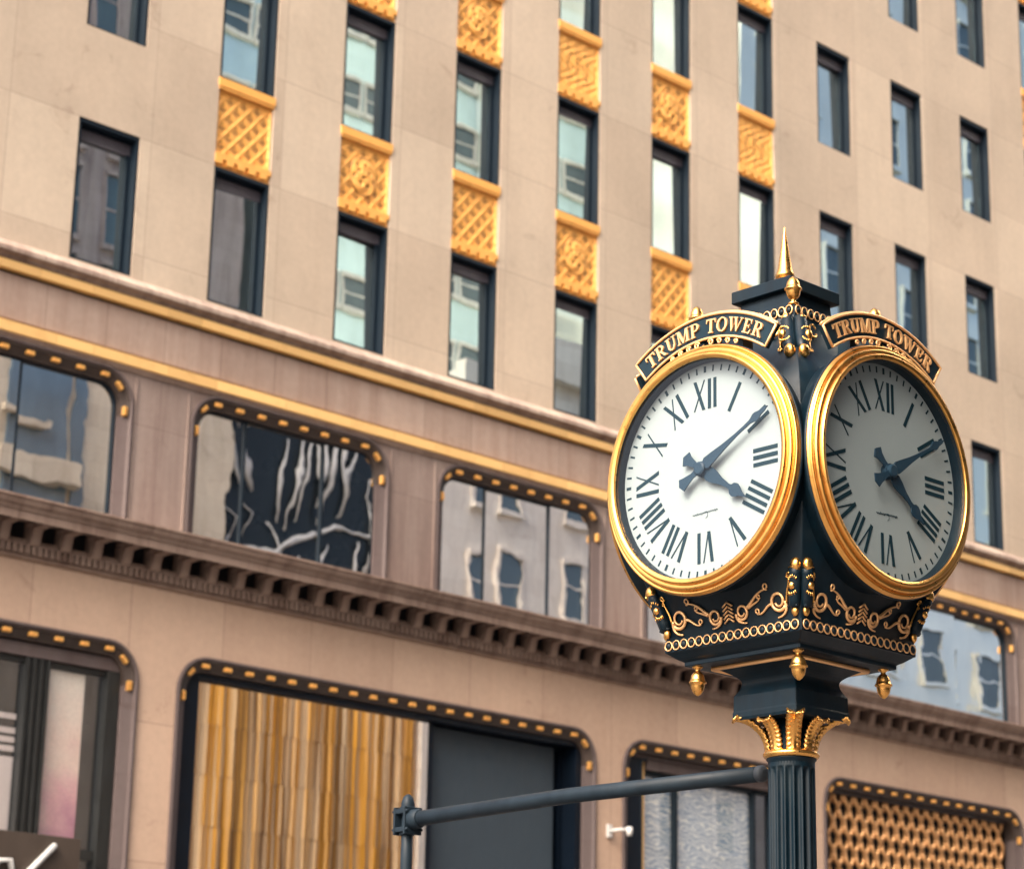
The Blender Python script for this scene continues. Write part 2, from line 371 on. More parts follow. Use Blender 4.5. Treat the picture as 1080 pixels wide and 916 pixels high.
# gilded cast panels between the windows
def diamonds(u, v, px=.262, pz=.305):
    """diamond lattice: distance to the nearest ridge (0 on it) and the offset from the middle of the diamond"""
    a, c = (u / px + v / pz) % 1, (u / px - v / pz) % 1
    d = min(a, 1 - a, c, 1 - c)
    return d, ((a - .5) + (c - .5)) * .5 * px, ((a - .5) - (c - .5)) * .5 * pz
def sprig(du, dv):
    best = -1
    for lx, lz, rx, rz in ((0, .032, .019, .056), (-.038, .004, .024, .030), (.038, .004, .024, .030), (0, -.036, .020, .028)):
        best = max(best, 1 - ((du - lx) / rx) ** 2 - ((dv - lz) / rz) ** 2)
    return best
M['gild_dark'] = gold('recess_shade_gold', (.30, .125, .035), .5, .2, (.12, .045, .02), .8, 30, bump=.1)  # darker gold paints recess shade into the sprigs and hollows
def spandrel(kind):
    z0, z1 = FLOORS[0][1], FLOORS[1][0]; h = z1 - z0
    s = MB(); wd = WW - .012
    p0, p1 = .215, h - .20
    blobs = ((-.10, .08, .040, .030), (.10, .07, .045, .030), (.0, -.02, .07, .030), (-.06, -.13, .035, .05), (.08, -.14, .06, .03), (-.19, -.02, .03, .05), (.20, -.05, .035, .05), (.02, .19, .05, .022), (-.15, .17, .03, .03))
    flat = [(-.22 + .44 * ((i * 37) % 11) / 10 + .03 * sin(i * 5), -.30 + .6 * ((i * 23) % 13) / 12, .012 + .010 * ((i * 7) % 3), .03 - .006 * ((i * 5) % 3)) for i in range(26)]
    def relief(u, v):
        """(depth below the face, dark?)"""
        cu, cv = u - WW / 2, v - (p0 + p1) / 2
        d, du, dv = diamonds(u - .534, v - .05)
        dep = .016 * min(1, d / .10); dark = False
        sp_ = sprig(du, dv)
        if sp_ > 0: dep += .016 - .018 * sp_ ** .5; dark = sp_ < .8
        if kind == 1:
            r_ = math.hypot(cu / .29, cv / .33)
            if r_ < 1:
                dep = -.030 * (1 - r_ * r_) + .012 * sin(4 * math.atan2(cv, cu) + 9 * r_) * r_; dark = r_ > .93
                for bx_, bz_, ra, rb in blobs:
                    q = ((cu - bx_) / ra) ** 2 + ((cv - bz_) / rb) ** 2
                    if q < 1: dep += .030 * (1 - q); dark = dark or q < .75
        if kind == 2:
            dep, dark = .010 + .012 * sin(cu * 26 + 2.5 * sin(cv * 11)) * cos(cv * 23), False
            for bx_, bz_, ra, rb in flat:
                q = ((cu - bx_) / ra) ** 2 + ((cv - bz_) / rb) ** 2
                if q < 1: dep += .016 * (1 - q); dark = True
        return dep, dark
    def inside(u, v):
        e = min(u - .006, wd + .006 - u, v - p0, p1 - v)
        return e
    def surf(a, c):
        u = .006 + wd * a; v = p0 + (p1 - p0) * c; e = inside(u, v)
        if e < .045: return (u, .030 if .010 < e < .036 else .05, v)
        return (u, .045 + relief(u, v)[0], v)
    s.grid(surf, 112, 104, True)
    s.box(-.008, WW + .012, -.022, .1, h - .145, h - .008)                          # cap moulding
    s.box(.0, WW, -.008, .1, h - .19, h - .146)
    s.box(.002, WW - .002, -.010, .12, .13, .214)
    for i in range(5): s.box(.004 + i * .2135, .004 + i * .2135 + .135, -.012, .12, .055, .129)
    s.box(.003, WW - .003, .04, .14, .002, .128)
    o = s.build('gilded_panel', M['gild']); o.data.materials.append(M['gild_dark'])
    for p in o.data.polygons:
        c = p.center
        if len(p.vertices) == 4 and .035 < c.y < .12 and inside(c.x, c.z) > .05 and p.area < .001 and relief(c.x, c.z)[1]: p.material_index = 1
    return o
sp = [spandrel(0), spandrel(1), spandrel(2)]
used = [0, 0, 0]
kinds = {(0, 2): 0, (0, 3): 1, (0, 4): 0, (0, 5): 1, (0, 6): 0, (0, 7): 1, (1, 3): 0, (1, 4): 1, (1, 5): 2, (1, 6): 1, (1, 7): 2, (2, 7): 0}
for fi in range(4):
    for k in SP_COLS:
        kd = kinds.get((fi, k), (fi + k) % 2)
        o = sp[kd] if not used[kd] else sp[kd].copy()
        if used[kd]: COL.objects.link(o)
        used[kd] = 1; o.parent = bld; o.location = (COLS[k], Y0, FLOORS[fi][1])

# string course with two gold strips
b = MB()
o = .17; b.profile_x([(-.05, 13.485), (-.0, 13.47), (o, AZ(13.40, o)), (o, AZ(13.34, o)), (-.05, AZ(13.34, o))], XL, XR)
b.build('sill_course', M['ledge'], bld)
b = MB()
b.profile_x([(-.05, AZ(13.34, .17) - .003), (.165, AZ(13.34, .17) - .003), (.155, AZ(13.31, .15)), (.11, AZ(13.27, .11)), (.085, AZ(13.215, .085)), (.05, AZ(13.20, .05)), (-.05, AZ(13.20, .05))], XL, XR)
b.build('upper_moulding', M['cornice'], bld)
def strips(name, o, za, zb, slope, seed):
    rs = random.Random(seed); m = MB(); x = XL
    while x < XR:
        L = rs.choice((.62, .88, .95, 1.3)); x1 = min(XR, x + L)
        m.profile_x([(-.04, AZ(zb, o)), (o - slope, AZ(zb, o)), (o, AZ(zb, o) - .02), (o, AZ(za, o) + .012), (o - .012, AZ(za, o)), (-.04, AZ(za, o))], x, x1 - .006)
        x = x1
    return m.build(name, M['gild_band'], bld)
strips('gold_band', .10, 13.075, 13.20, .0, 5)
strips('gold_band', .10, 12.175, 12.35, .05, 9)
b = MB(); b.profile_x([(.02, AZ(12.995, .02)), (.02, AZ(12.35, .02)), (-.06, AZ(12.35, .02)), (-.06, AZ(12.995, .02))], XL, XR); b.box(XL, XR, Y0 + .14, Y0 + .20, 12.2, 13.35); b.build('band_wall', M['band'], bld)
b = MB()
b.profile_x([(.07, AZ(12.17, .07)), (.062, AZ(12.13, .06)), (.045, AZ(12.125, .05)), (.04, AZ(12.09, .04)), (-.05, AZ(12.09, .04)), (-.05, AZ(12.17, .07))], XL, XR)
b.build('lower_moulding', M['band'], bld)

def arch_path(x0, x1, zb, zt, r, n=9, open_=True):
    """left foot, up, round the two top corners, down to the right foot"""
    p = [(x0, zb)]
    p += [(x0 + r - r * cos(a), zt - r + r * sin(a)) for a in [pi / 2 * i / n for i in range(n + 1)]]
    p += [(x1 - r + r * sin(a), zt - r + r * cos(a)) for a in [pi / 2 * i / n for i in range(n + 1)]]
    p.append((x1, zb)); return p
def inset(x0, x1, zb, zt, r, s): return arch_path(x0 + s, x1 - s, zb, zt - s, max(.03, r - s))
def sweep(mb, x0, x1, zb, zt, r, prof, smooth=False):
    """prof of (inset, depth) swept round the arch"""
    rows = [[(x, Y0 + d, z) for x, z in inset(x0, x1, zb, zt, r, s)] for s, d in prof]
    n = len(rows[0]); vs = [p for row in rows for p in row]
    mb.add(vs, [(j * n + i, j * n + i + 1, (j + 1) * n + i + 1, (j + 1) * n + i) for j in range(len(rows) - 1) for i in range(n - 1)], smooth)
    k = len(prof)
def stud_positions(x0, x1, zt, r, s, first, drop):
    """(x, z, angle) for the gilded studs: an even row along the head, one at each corner, one on each jamb"""
    xa, xb = x0 + r * .95, x1 - r * .95
    n = round((xb - xa) / .405); res = [(xa + (xb - xa) * i / n, zt - s, 0) for i in range(n + 1)]
    q = (r - s); c = .7071
    res += [(x0 + r - q * c * 1.0, zt - r + q * c, -pi / 4), (x1 - r + q * c, zt - r + q * c, pi / 4)]
    res += [(x0 + s, zt - r - drop, pi / 2), (x1 - s, zt - r - drop, pi / 2)]
    return res
STUD = []
def stud_proto():
    if not STUD:
        s = MB(); fn = lambda u, v, wv: (u, wv, v)
        s.prism([(-.075, -.032), (.075, -.032), (.082, 0), (.075, .032), (-.075, .032), (-.082, 0)], -.012, .09, fn)
        for q in (-.045, 0, .045): s.prism([(q - .02, -.038), (q + .02, -.038), (q + .02, .038), (q - .02, .038)], -.024, .08, fn)
        STUD.append(bevel(s.build('gilded_stud', M['stud']), .008, 2)); return STUD[0]
    o = STUD[0].copy(); COL.objects.link(o); return o
def studded_opening(name, x0, x1, zb, zt, r, depth, arch_bottom, jamb_mat, jamb_s):
    """stone jamb swept round the opening, a dark bronze cove round its head and gilded studs on the cove"""
    j = MB()
    sweep(j, x0, x1, zb, zt, r, [(0, .03), (0, -.045), (.035, -.05), (.05, -.02), (.06, .0), (jamb_s, .06), (jamb_s, depth)])
    root = j.build(name, jamb_mat, bld)
    c = MB()
    sweep(c, x0, x1, arch_bottom, zt, r, [(.045, -.012), (.058, -.03), (.075, -.03), (.085, -.008), (jamb_s - .02, .045), (jamb_s + .006, .05), (jamb_s + .008, depth - .02)])
    c.build('stud_cove', M['cove'], root)
    for x, z, a in stud_positions(x0, x1, zt, r, .125, 0, .07):
        o = stud_proto() ; o.parent = root; o.location = (x, Y0 - .008, z); o.rotation_euler = (0, a, 0); o.scale = (.9, 1, .82)
    return root
def pane_fan(x0, x1, zb, zt, r, y):
    m = MB(); p = arch_path(x0, x1, zb, zt, r)
    m.prism(p, y, y + .01, lambda u, v, wv: (u, wv, v)); return m

# mezzanine storey
MZ = [(12.4, 18.80, [17.05 - 2.5, 17.05 - .05]), (19.82, 23.67, [20.93, 22.45]), (24.69, 28.53, [25.86, 27.36]), (29.55, 33.40, [30.7, 32.2]), (34.42, 40.77, [36.6, 38.78]), (41.8, 45.6, [43.2])]
o = .02
outer = [(XL, 9.80), (XR, 9.80), (XR, AZ(12.09, .04)), (XL, AZ(12.09, .04))]
b = MB()
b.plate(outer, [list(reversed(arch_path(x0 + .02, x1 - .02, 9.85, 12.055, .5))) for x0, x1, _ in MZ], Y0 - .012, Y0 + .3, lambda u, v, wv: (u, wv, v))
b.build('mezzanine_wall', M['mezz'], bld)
for x in [q for (x0, x1, _), (x2, x3, _) in zip(MZ[:-1], MZ[1:]) for q in (x1 + .03, x2 - .055)]:   # flat trims each side of the piers
    b = MB(); b.box(x, x + .025, Y0 - .03, Y0, 9.83, 12.0); b.build('pier_trim', M['mezz'], bld)
for x0, x1, mull in MZ:
    root = studded_opening('mezzanine_window', x0, x1, 9.84, 12.075, .52, .20, 11.42, M['jamb'], .20)
    f = MB()
    for m in mull: f.box(m - .02, m + .02, Y0 + .105, Y0 + .15, 9.86, 11.87)
    sweep(f, x0 + .195, x1 - .195, 9.84, 11.88, .33, [(0, .19), (0, .095), (.04, .095), (.04, .19)])
    f.build('frame', M['navy'], root)
    edges = [x0 + .22] + mull + [x1 - .22]
    for i in range(len(edges) - 1):
        a, c = edges[i], edges[i + 1]
        # panes with the rounded outer corners of the opening
        p = [(x, z) for x, z in arch_path(x0 + .22, x1 - .22, 9.86, 11.86, .31) if a - 1e-3 <= x <= c + 1e-3]
        if i > 0: p = [(a, 9.86), (a, 11.86)] + p
        if i < len(edges) - 2: p = p + [(c, 11.86), (c, 9.86)]
        m = MB(); cx = (a + c) / 2
        m.prism([(u - cx, v) for u, v in p], 0, .008, lambda u, v, wv: (u, wv, v))
        g = m.build('pane', M['mezzglass'], root); g.location = (cx, Y0 + .125, 0)
        g.rotation_euler = (rw.uniform(-.004, .004), 0, rw.uniform(-.012, .012))

# bracketed cornice between the two lower storeys
b = MB()
def Z(z, o): return AZ(z, o)
b.profile_x([(-.02, 9.86), (.10, 9.84), (.58, Z(9.955, .58)), (.58, Z(9.925, .58)), (.555, Z(9.90, .555)), (.55, Z(9.87, .55)), (.535, Z(9.83, .535)), (.50, Z(9.80, .50)), (.485, Z(9.77, .485)),
             (.485, Z(9.745, .485)), (.465, Z(9.735, .465)), (.465, Z(9.615, .465)), (.435, Z(9.612, .435)), (.43, Z(9.66, .43)), (.40, Z(9.70, .40)), (-.02, Z(9.70, .40))], XL, XR)
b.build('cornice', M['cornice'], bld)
b = MB(); b.box(XL, XR, Y0 + .36, Y0 + .40, 9.0, 9.84); b.build('frieze_shade_back', M['interior'], bld)  # dark backing colour stands in for shade between the brackets
zt, zb = Z(9.640, .40), Z(9.33, .2)
b = MB()
pr = [(-.05, zt + .06), (.42, zt + .06), (.42, zt - .03), (.41, zt - .045), (.20, zt - .055), (.185, zt - .10), (.165, zt - .19), (.14, zt - .25), (.10, zt - .268), (-.05, zb)]
b.prism(pr, 0, .15, lambda u, v, wv: (wv, -u, v)); b.box(-.015, .165, -.415, -.02, zt - .012, zt + .02)
BR = b.build('cornice_bracket', M['cornice'], bld); n = 0
for k in range(-8, 61):
    x = 16.91 + k * .4985 + .30
    o = BR if n == 0 else BR.copy()
    if n: COL.objects.link(o)
    n += 1; o.location = (x, Y0, 0)
b = MB()
b.profile_x([(-.02, Z(9.345, .05)), (.06, Z(9.345, .06)), (.06, Z(9.30, .06)), (.115, Z(9.295, .115)), (.115, Z(9.275, .115)), (.05, Z(9.27, .05)), (.05, Z(9.13, .05)), (.075, Z(9.12, .07)), (.05, Z(9.085, .05)), (-.02, Z(9.08, .0))], XL, XR)
x = XL
while x < XR - .1:
    b.box(x, x + .058, Y0 - .108, Y0 - .03, Z(9.155, .1), Z(9.272, .1)); x += .0997
b.build('dentil_course', M['cornice'], bld)

# street storey
SH = [(12.4, 19.19), (19.86, 28.40), (29.06, 33.74), (34.40, 40.78), (41.45, 46.1)]
b = MB()
b.plate([(XL, 0.0), (XR, 0.0), (XR, 9.09), (XL, 9.09)], [list(reversed(arch_path(x0 + .02, x1 - .02, .5, 8.185, .5))) for x0, x1 in SH], Y0 - .0, Y0 + .34, lambda u, v, wv: (u, wv, v))
b.build('street_wall', M['street'], bld)
b = MB(); b.profile_x([(0.002, .05), (.06, .05), (.06, .42), (.03, .46), (.002, .46)], XL, XR); b.build('plinth', M['cornice'], bld)
shop = []
for i, (x0, x1) in enumerate(SH):
    shop.append(studded_opening('shop_window', x0, x1, .48, 8.205, .52, .30, 7.62, M['jamb'], .20))
def part(mb, name, mat, root): return mb.build(name, mat, root)
# first shopfront: stone head strip, dark bronze posts, tall panes
r0 = shop[0]; yb = Y0 + .13
b = MB(); b.box(12.63, 18.965, yb - .03, yb + .08, 7.80, 7.975); part(b, 'head_strip', M['jamb'], r0)
b = MB()
for a, c in ((12.64, 12.95), (14.9, 15.33), (17.46, 17.83), (18.77, 18.965)):
    b.box(a, c, yb, yb + .12, .5, 7.79)
    n = 3
    for q in range(n + 1):
        xx = a + (c - a - .04) * q / n; b.box(xx, xx + .04, yb - .035, yb + .0, .5, 7.79)
b.box(12.96, 18.76, yb + .02, yb + .11, 7.72, 7.79); b.box(12.96, 18.76, yb + .02, yb + .11, 5.2, 5.34)
part(b, 'frame', M['bronze'], r0)
for a, c in ((12.95, 14.9), (15.33, 17.46), (17.83, 18.77)):
    m = MB(); cx = (a + c) / 2; m.box(a - cx, c - cx, 0, .01, .5, 7.72); g = m.build('pane', M['clearglass'], r0); g.location = (cx, yb + .07, 0)
    g.rotation_euler = (0, 0, rw.uniform(-.006, .006))
M['blind'] = paint('pale_window_blind', (.66, .57, .53), .8, .1, 3)
b = MB(); b.box(15.34, 17.44, Y0 + .225, Y0 + .24, .5, 6.45)
for z in (6.52, 6.64, 6.76, 6.95): b.box(15.34, 17.44, Y0 + .225, Y0 + .24, z, z + .075)
part(b, 'blind', M['blind'], r0)
# second shopfront: black portal, mirror glass on the left, slate panel on the right
r1 = shop[1]
b = MB(); b.box(20.065, 20.33, Y0 + .09, Y0 + .42, .5, 7.99); b.box(20.33, 28.18, Y0 + .09, Y0 + .42, 7.91, 7.995)
b.box(28.06, 28.18, Y0 + .10, Y0 + .80, .5, 7.90); b.box(27.96, 28.06, Y0 + .40, Y0 + .80, .5, 7.90)
b.box(24.86, 24.97, Y0 + .20, Y0 + .52, .5, 7.90)
part(b, 'portal_frame', M['black_portal'], r1)
m = MB(); m.box(-2.26, 2.26, 0, .01, .5, 7.90); g = m.build('pane', M['shopglass'], r1); g.location = (22.60, Y0 + .20, 0)
b = MB(); b.box(24.97, 27.80, Y0 + .36, Y0 + .40, .5, 7.88); part(b, 'slate_panel', M['slate'], r1)
# third shopfront: dark side post, thin gilded edge, panel painted with lacy reflections behind glass
r2_ = shop[2]
b = MB(); b.box(29.27, 29.62, Y0 + .12, Y0 + .40, .5, 7.92); part(b, 'side_post', M['black_portal'], r2_)
b = MB(); b.tube([(29.68, Y0 + .17, .5), (29.68, Y0 + .17, 7.85), (29.74, Y0 + .17, 7.92), (29.85, Y0 + .17, 7.95)], .045, 10); part(b, 'pipe', M['pole'], r2_)
b = MB(); b.box(29.735, 29.85, Y0 + .22, Y0 + .34, .5, 7.90); part(b, 'gilded_edge', M['gild_band'], r2_)
b = MB(); b.box(29.27, 33.53, Y0 + .13, Y0 + .30, 7.93, 7.985); b.box(29.86, 33.52, Y0 + .16, Y0 + .36, 7.76, 7.925); part(b, 'head_strip', M['jamb'], r2_)
b = MB()
for q in (30.68, 32.75, 33.25): b.box(q - .04, q + .04, Y0 + .24, Y0 + .36, .5, 7.75)
b.box(29.86, 33.50, Y0 + .24, Y0 + .36, 7.69, 7.755); part(b, 'frame', M['pole'], r2_)
for a, c in ((29.86, 30.64), (30.72, 32.71), (32.79, 33.5)):
    m = MB(); cx = (a + c) / 2; m.box(a - cx, c - cx, 0, .01, .5, 7.69); g = m.build('pane', M['clearglass'], r2_); g.location = (cx, Y0 + .31, 0)
# fourth shopfront: woven gilded screen
r3 = shop[3]
b = MB(); b.box(34.66, 40.52, Y0 + .40, Y0 + .45, .5, 7.97); part(b, 'backing', M['black_portal'], r3)
b = MB(); PW, PH = .160, .540
n = int((40.44 - 34.72) / PW)
for i in range(n + 1):
    x = 34.74 + i * PW; sg_ = 1 if i % 2 else -1
    pts, rr = [], []
    z = 7.96
    while z > 4.6:
        for dz, ofs, dy in ((0, .056, 0), (.07, .056, .012), (.14, .050, .03), (.205, 0, .05), (.27, -.050, .03)):
            pts.append((x + sg_ * ofs, Y0 + .24 + sg_ * dy * .9, z - dz)); rr.append(.047)
        for dz, ofs, dy in ((.30, -.056, 0), (.34, -.056, -.012), (.41, -.050, -.03), (.475, 0, -.05)):
            pts.append((x + sg_ * ofs, Y0 + .24 + sg_ * dy * .9, z - dz)); rr.append(.047)
        z -= PH
    b.tube(pts, rr, 7)
part(b, 'woven_screen', M['woven'], r3)
b = MB(); b.box(34.63, 40.55, Y0 + .14, Y0 + .34, 7.93, 7.99); part(b, 'frame', M['cove'], r3)
m = MB(); m.box(41.7, 45.9, Y0 + .30, Y0 + .31, .5, 7.97); part(m, 'pane', M['shopglass'], shop[4])

# things inside the shop windows
t = NT('lacy_reflection_paint'); v = t.coord(scale=(1.0, 1.0, 1.9))
n1 = t.n('ShaderNodeTexWave', {'Vector': v, 'Scale': 2.2, 'Distortion': 14.0, 'Detail': 3.0, 'Detail Scale': 1.6}, wave_type='BANDS', bands_direction='Z').outputs['Fac']
M['lace'] = t.pbr(t.ramp(n1, [(.40, (.30, .38, .47)), (.62, (.42, .50, .57)), (.85, (.86, .85, .78))]), .8)  # pale scrolls paint a distorted reflection into the panel colour
b = MB(); b.box(29.87, 32.74, Y0 + .335, Y0 + .355, .5, 7.66)
tag(b.build('display_screen', M['lace']), 'blue grey display screen with pale lace pattern inside the shop window beside the post', 'screen')
t = NT('pink_display'); v = t.coord()
n1 = t.noise(v, 1.3, 3, .5, .8); n2 = t.noise(v, 28, 4, .7)
grad = t.n('ShaderNodeSeparateXYZ', {'Vector': v}).outputs[2]
gz = t.n('ShaderNodeMapRange', {'Value': grad, 'From Min': 5.2, 'From Max': 7.4}).outputs[0]
c = t.ramp(t.math('ADD', gz, t.math('MULTIPLY', t.math('SUBTRACT', n1, .5), .9)), [(.0, (.45, .16, .26)), (.3, (.78, .42, .44)), (.6, (.90, .68, .57)), (1, (.92, .82, .70))])
M['pink'] = t.pbr(t.mix(1.0, c, t.ramp(n2, [(.3, (.75, .75, .75)), (.7, (1.1, 1.1, 1.1))]), 'MULTIPLY'), .85)
b = MB(); b.box(17.84, 18.48, Y0 + .215, Y0 + .235, .5, 7.7)
tag(b.build('poster', M['pink']), 'pink and cream mottled display panel hanging behind the far left shop glass', 'poster')

# ------------------------------------------------------------------ brown shop sign, camera on the wall
sg = empty('shop_sign', (17.0, Y0 - .12, 5.2))
tag(sg, 'brown shop sign board with a white script stroke at the lower left', 'sign')
b = MB(); b.box(-3.0, 1.40, -.06, .10, -1.0, .16); bevel(b.build('board', M['brown'], sg), .006)
b = MB()
def stroke(pts, wd, y0=-.075, y1=-.061):
    for (a, c), (d, e) in zip(pts[:-1], pts[1:]):
        L = math.hypot(d - a, e - c); nx, nz = -(e - c) / L * wd / 2, (d - a) / L * wd / 2
        b.prism([(a + nx, c + nz), (a - nx, c - nz), (d - nx, e - nz), (d + nx, e + nz)], y0, y1, lambda u, v, wv: (u, wv, v))
b.tube([(.40, -.10, -.60), (.60, -.10, -.34), (.955, -.10, .02)], .042, 10); b.ball((.955, -.10, .02), .042)
b.tube([(.02, -.10, -.50), (.12, -.10, -.24), (.30, -.10, -.22), (.37, -.10, -.50)], .042, 10)
b.build('script_stroke', M['white'], sg)
sg.location = (16.93, Y0 - .12, 5.27)

sv = empty('surveillance_camera', (28.74, Y0, 6.60)); sv.scale = (.62,) * 3
tag(sv, 'small white surveillance camera on the stone pier between two shop windows', 'security camera')
b = MB(); b.box(-.09, .09, -.07, -.001, -.17, .17); bevel(b.build('wall_plate', M['white'], sv), .015)
b = MB(); b.tube([(0, -.06, 0.0), (.10, -.22, .03), (.30, -.42, .05)], .042, 10); b.build('arm', M['white'], sv)
b = MB(); b.lathe([(.0, -.16), (.07, -.15), (.085, -.06), (.085, .07), (.05, .09), (.0, .095)], 16, (.33, -.45, .03)); b.build('housing', M['white'], sv)
b = MB(); b.ball((.33, -.45, -.135), .05); b.build('lens_dome', M['black_portal'], sv)

# ------------------------------------------------------------------ grey post with its clamped arm
pp = empty('street_post', (8.03, 8.92, 0))
tag(pp, 'dark grey street post with a long horizontal tube clamped near its top', 'post')
b = MB(); b.lathe([(.10, 0), (.10, .05), (.05, .09), (.033, .2), (.029, 3.0), (.029, 3.29)], 18); b.build('post', M['pole'], pp)
b = MB(); b.lathe([(.030, 3.27), (.034, 3.285), (.034, 3.31), (.024, 3.34), (.010, 3.352), (0, 3.355)], 18); b.build('cap', M['pole'], pp)
p0 = Vector((8.03, 8.92, 3.225)); p1 = Vector((7.80, 6.45, 3.215)) ; rel = p1 - p0; dirv = rel.normalized()
side = Vector((dirv.y, -dirv.x, 0)).normalized()
def fr(a, s_, z): return tuple(dirv * a + side * s_ + Vector((0, 0, 3.225 + z)))
b = MB()
def obox(mb, a0, a1, s0, s1, z0, z1):
    vs = [fr(a, s_, z) for a in (a0, a1) for s_ in (s0, s1) for z in (z0, z1)]
    mb.add(vs, [(0, 1, 3, 2), (4, 6, 7, 5), (0, 4, 5, 1), (2, 3, 7, 6), (0, 2, 6, 4), (1, 5, 7, 3)])
obox(b, -.048, -.034, -.055, .055, -.075, .062); obox(b, .034, .048, -.055, .055, -.075, .062)
for z in (-.05, .04):
    obox(b, -.033, .033, -.052, -.036, z - .012, z + .012); obox(b, -.033, .033, .036, .052, z - .012, z + .012)
    for s_ in (-.045, .045): b.tube([fr(-.062, s_, z), fr(.062, s_, z)], .008, 8)
b.tube([fr(.048, 0, 0), fr(.09, 0, 0), fr(.11, 0, 0)], [.05, .05, .043], 16)
b.tube([fr(.0, 0, -.075), fr(0, 0, -.06)], .04, 14); b.tube([fr(.0, 0, .05), fr(0, 0, .066)], .04, 14)
bevel(b.build('clamp', M['pole'], pp), .003)
L = rel.length
b = MB(); b.tube([fr(.06, 0, 0), fr(L * .5, 0, .01), fr(L - .01, 0, rel.z)], [.038, .036, .034], 20); b.build('arm', M['pole'], pp)
M['endcap'] = paint('pale_end_cap', (.03, .036, .044), .6, .1, 8, 0, .2)
b = MB(); b.tube([fr(L - .01, 0, rel.z), fr(L + .012, 0, rel.z), fr(L + .022, 0, rel.z), fr(L + .026, 0, rel.z)], [.0355, .0355, .028, .012], 20); b.build('end_cap', M['endcap'], pp)

# ------------------------------------------------------------------ the four faced street clock
CK = empty('street_clock', (7.0095, 5.6463, 0), R(-1.24))
tag(CK, 'dark blue green four faced street clock with gold bezels and spire on a fluted post', 'clock')
ZC = 4.120
# fluted post
b = MB(); NF = 16
def flute(s, tt):
    z = .95 + (3.075 - .95) * tt; a = 2 * pi * s
    ph = (s * NF) % 1 - .5
    end = min(1, max(0, (3.058 - z) / .03)); end = end ** .5 if end > 0 else 0
    wf = .36 * (end if end < 1 else 1)
    d = .0135 * math.sqrt(max(0, 1 - (ph / .36) ** 2)) if abs(ph) < .36 else 0
    d *= end
    rr = .0878 - d + .006 * (1 - tt)
    return (rr * cos(a), rr * sin(a), z)
NV = 40
vs = []; SEG = NF * 12
zl = [0, .25, .5, .75, .9, .95, .97, .98, .985, .988, .990, .992, .994, 1.0]
for i in range(SEG): vs += [flute(i / SEG, q) for q in zl]
m_ = len(zl)
b.add(vs, [(i * m_ + j, ((i + 1) % SEG) * m_ + j, ((i + 1) % SEG) * m_ + j + 1, i * m_ + j + 1) for i in range(SEG) for j in range(m_ - 1)], True)
b.lathe([(.0878, 3.075), (.0885, 3.083), (.094, 3.088), (.094, 3.094), (.085, 3.098), (.085, 3.24)], 48)
b.build('post', M['clock'], CK)
b = MB(); b.lathe([(.26, 0), (.26, .12), (.235, .14), (.235, .20), (.20, .24), (.185, .30), (.185, .70), (.20, .72), (.20, .76), (.15, .82), (.125, .88), (.12, .95), (.09, .96)], 48); b.build('base', M['clock'], CK)
# gold collar and leaf capital
b = MB(); b.lathe([(.088, 3.092), (.100, 3.095), (.1065, 3.103), (.1065, 3.111), (.100, 3.118), (.090, 3.121), (.085, 3.121)], 48); b.build('collar', M['gold'], CK)
for k in range(8):
    corner = k % 2 == 1
    ext = .128 if corner else .070; top = 3.240 if corner else 3.226; hw = .031
    m = MB()
    def leaf(s, tt, ext=ext, top=top, hw=hw):
        a = s * 1.0
        # path out and over
        ang = a * pi * .5
        rr = .092 + ext * (1 - cos(ang)) * 1.0; z = 3.117 + (top - 3.117) * sin(ang)
        if s > .93: z -= (s - .93) * .14
        q = tt * 2 - 1
        wd = hw * (.80 + .25 * a) * (1 + .045 * sin(a * 62))
        ribs = .0045 * max(0, 1 - abs(q) * 3.2) + (.0042 * sin(a * 62 + abs(q) * 4) * min(1, max(0, abs(q) - .38) * 5)) + .003 * math.exp(-((abs(q) - .7) / .16) ** 2)
        cup = -.010 * (q * q)
        nr, nz = -sin(ang) * 0 + cos(ang) * 1.0, -sin(ang) * -1.0
        off = ribs + cup
        return (rr + off * cos(ang) * 1.0, q * wd, z - off * sin(ang) * .9)
    m.grid(leaf, 44, 14)
    o = m.build('capital_leaf', M['gold'], CK); o.rotation_euler = (0, 0, k * pi / 4 + 0)
    md = o.modifiers.new('solid', 'SOLIDIFY'); md.thickness = .007; md.offset = 0
# neck: block, scotia, underside
b = MB()
prof = [(.085, 3.2345), (.1535, 3.235), (.1565, 3.245), (.1565, 3.262), (.154, 3.270), (.153, 3.325), (.150, 3.331)]
prof += [(.131 + .019 * (1 - sin(a)) if a < pi / 2 else .131 + .070 * (1 - sin(a)), 3.331 + (.046 if a < pi / 2 else .046) * (a / (pi / 2)) if a < pi / 2 else 3.377 + .056 * (a - pi / 2) / (pi / 2)) for a in [pi * i / 14 for i in range(1, 14)]]
prof += [(.198, 3.431), (.205, 3.433), (.205, 3.438)]
b.sqloft(prof, .003); b.build('neck', M['clock'], CK)
b = MB()
for s_ in (-1, 1):
    b.tube([(s_ * .2085, -.2085, 3.431), (s_ * .2085, .2085, 3.431)], .0085, 10); b.tube([(-.2085, s_ * .2085, 3.431), (.2085, s_ * .2085, 3.431)], .0085, 10)
b.build('gold_trim', M['goldpaint'], CK)
b = MB()
b.sqloft([(.10, 3.436), (.283, 3.439), (.285, 3.442), (.285, 3.455), (.292, 3.459), (.302, 3.464), (.318, 3.476), (.331, 3.486), (.337, 3.489), (.3375, 3.493), (.3375, 3.532), (.334, 3.536), (.30, 3.545)], .004)
b.build('lower_cornice', M['clock'], CK)
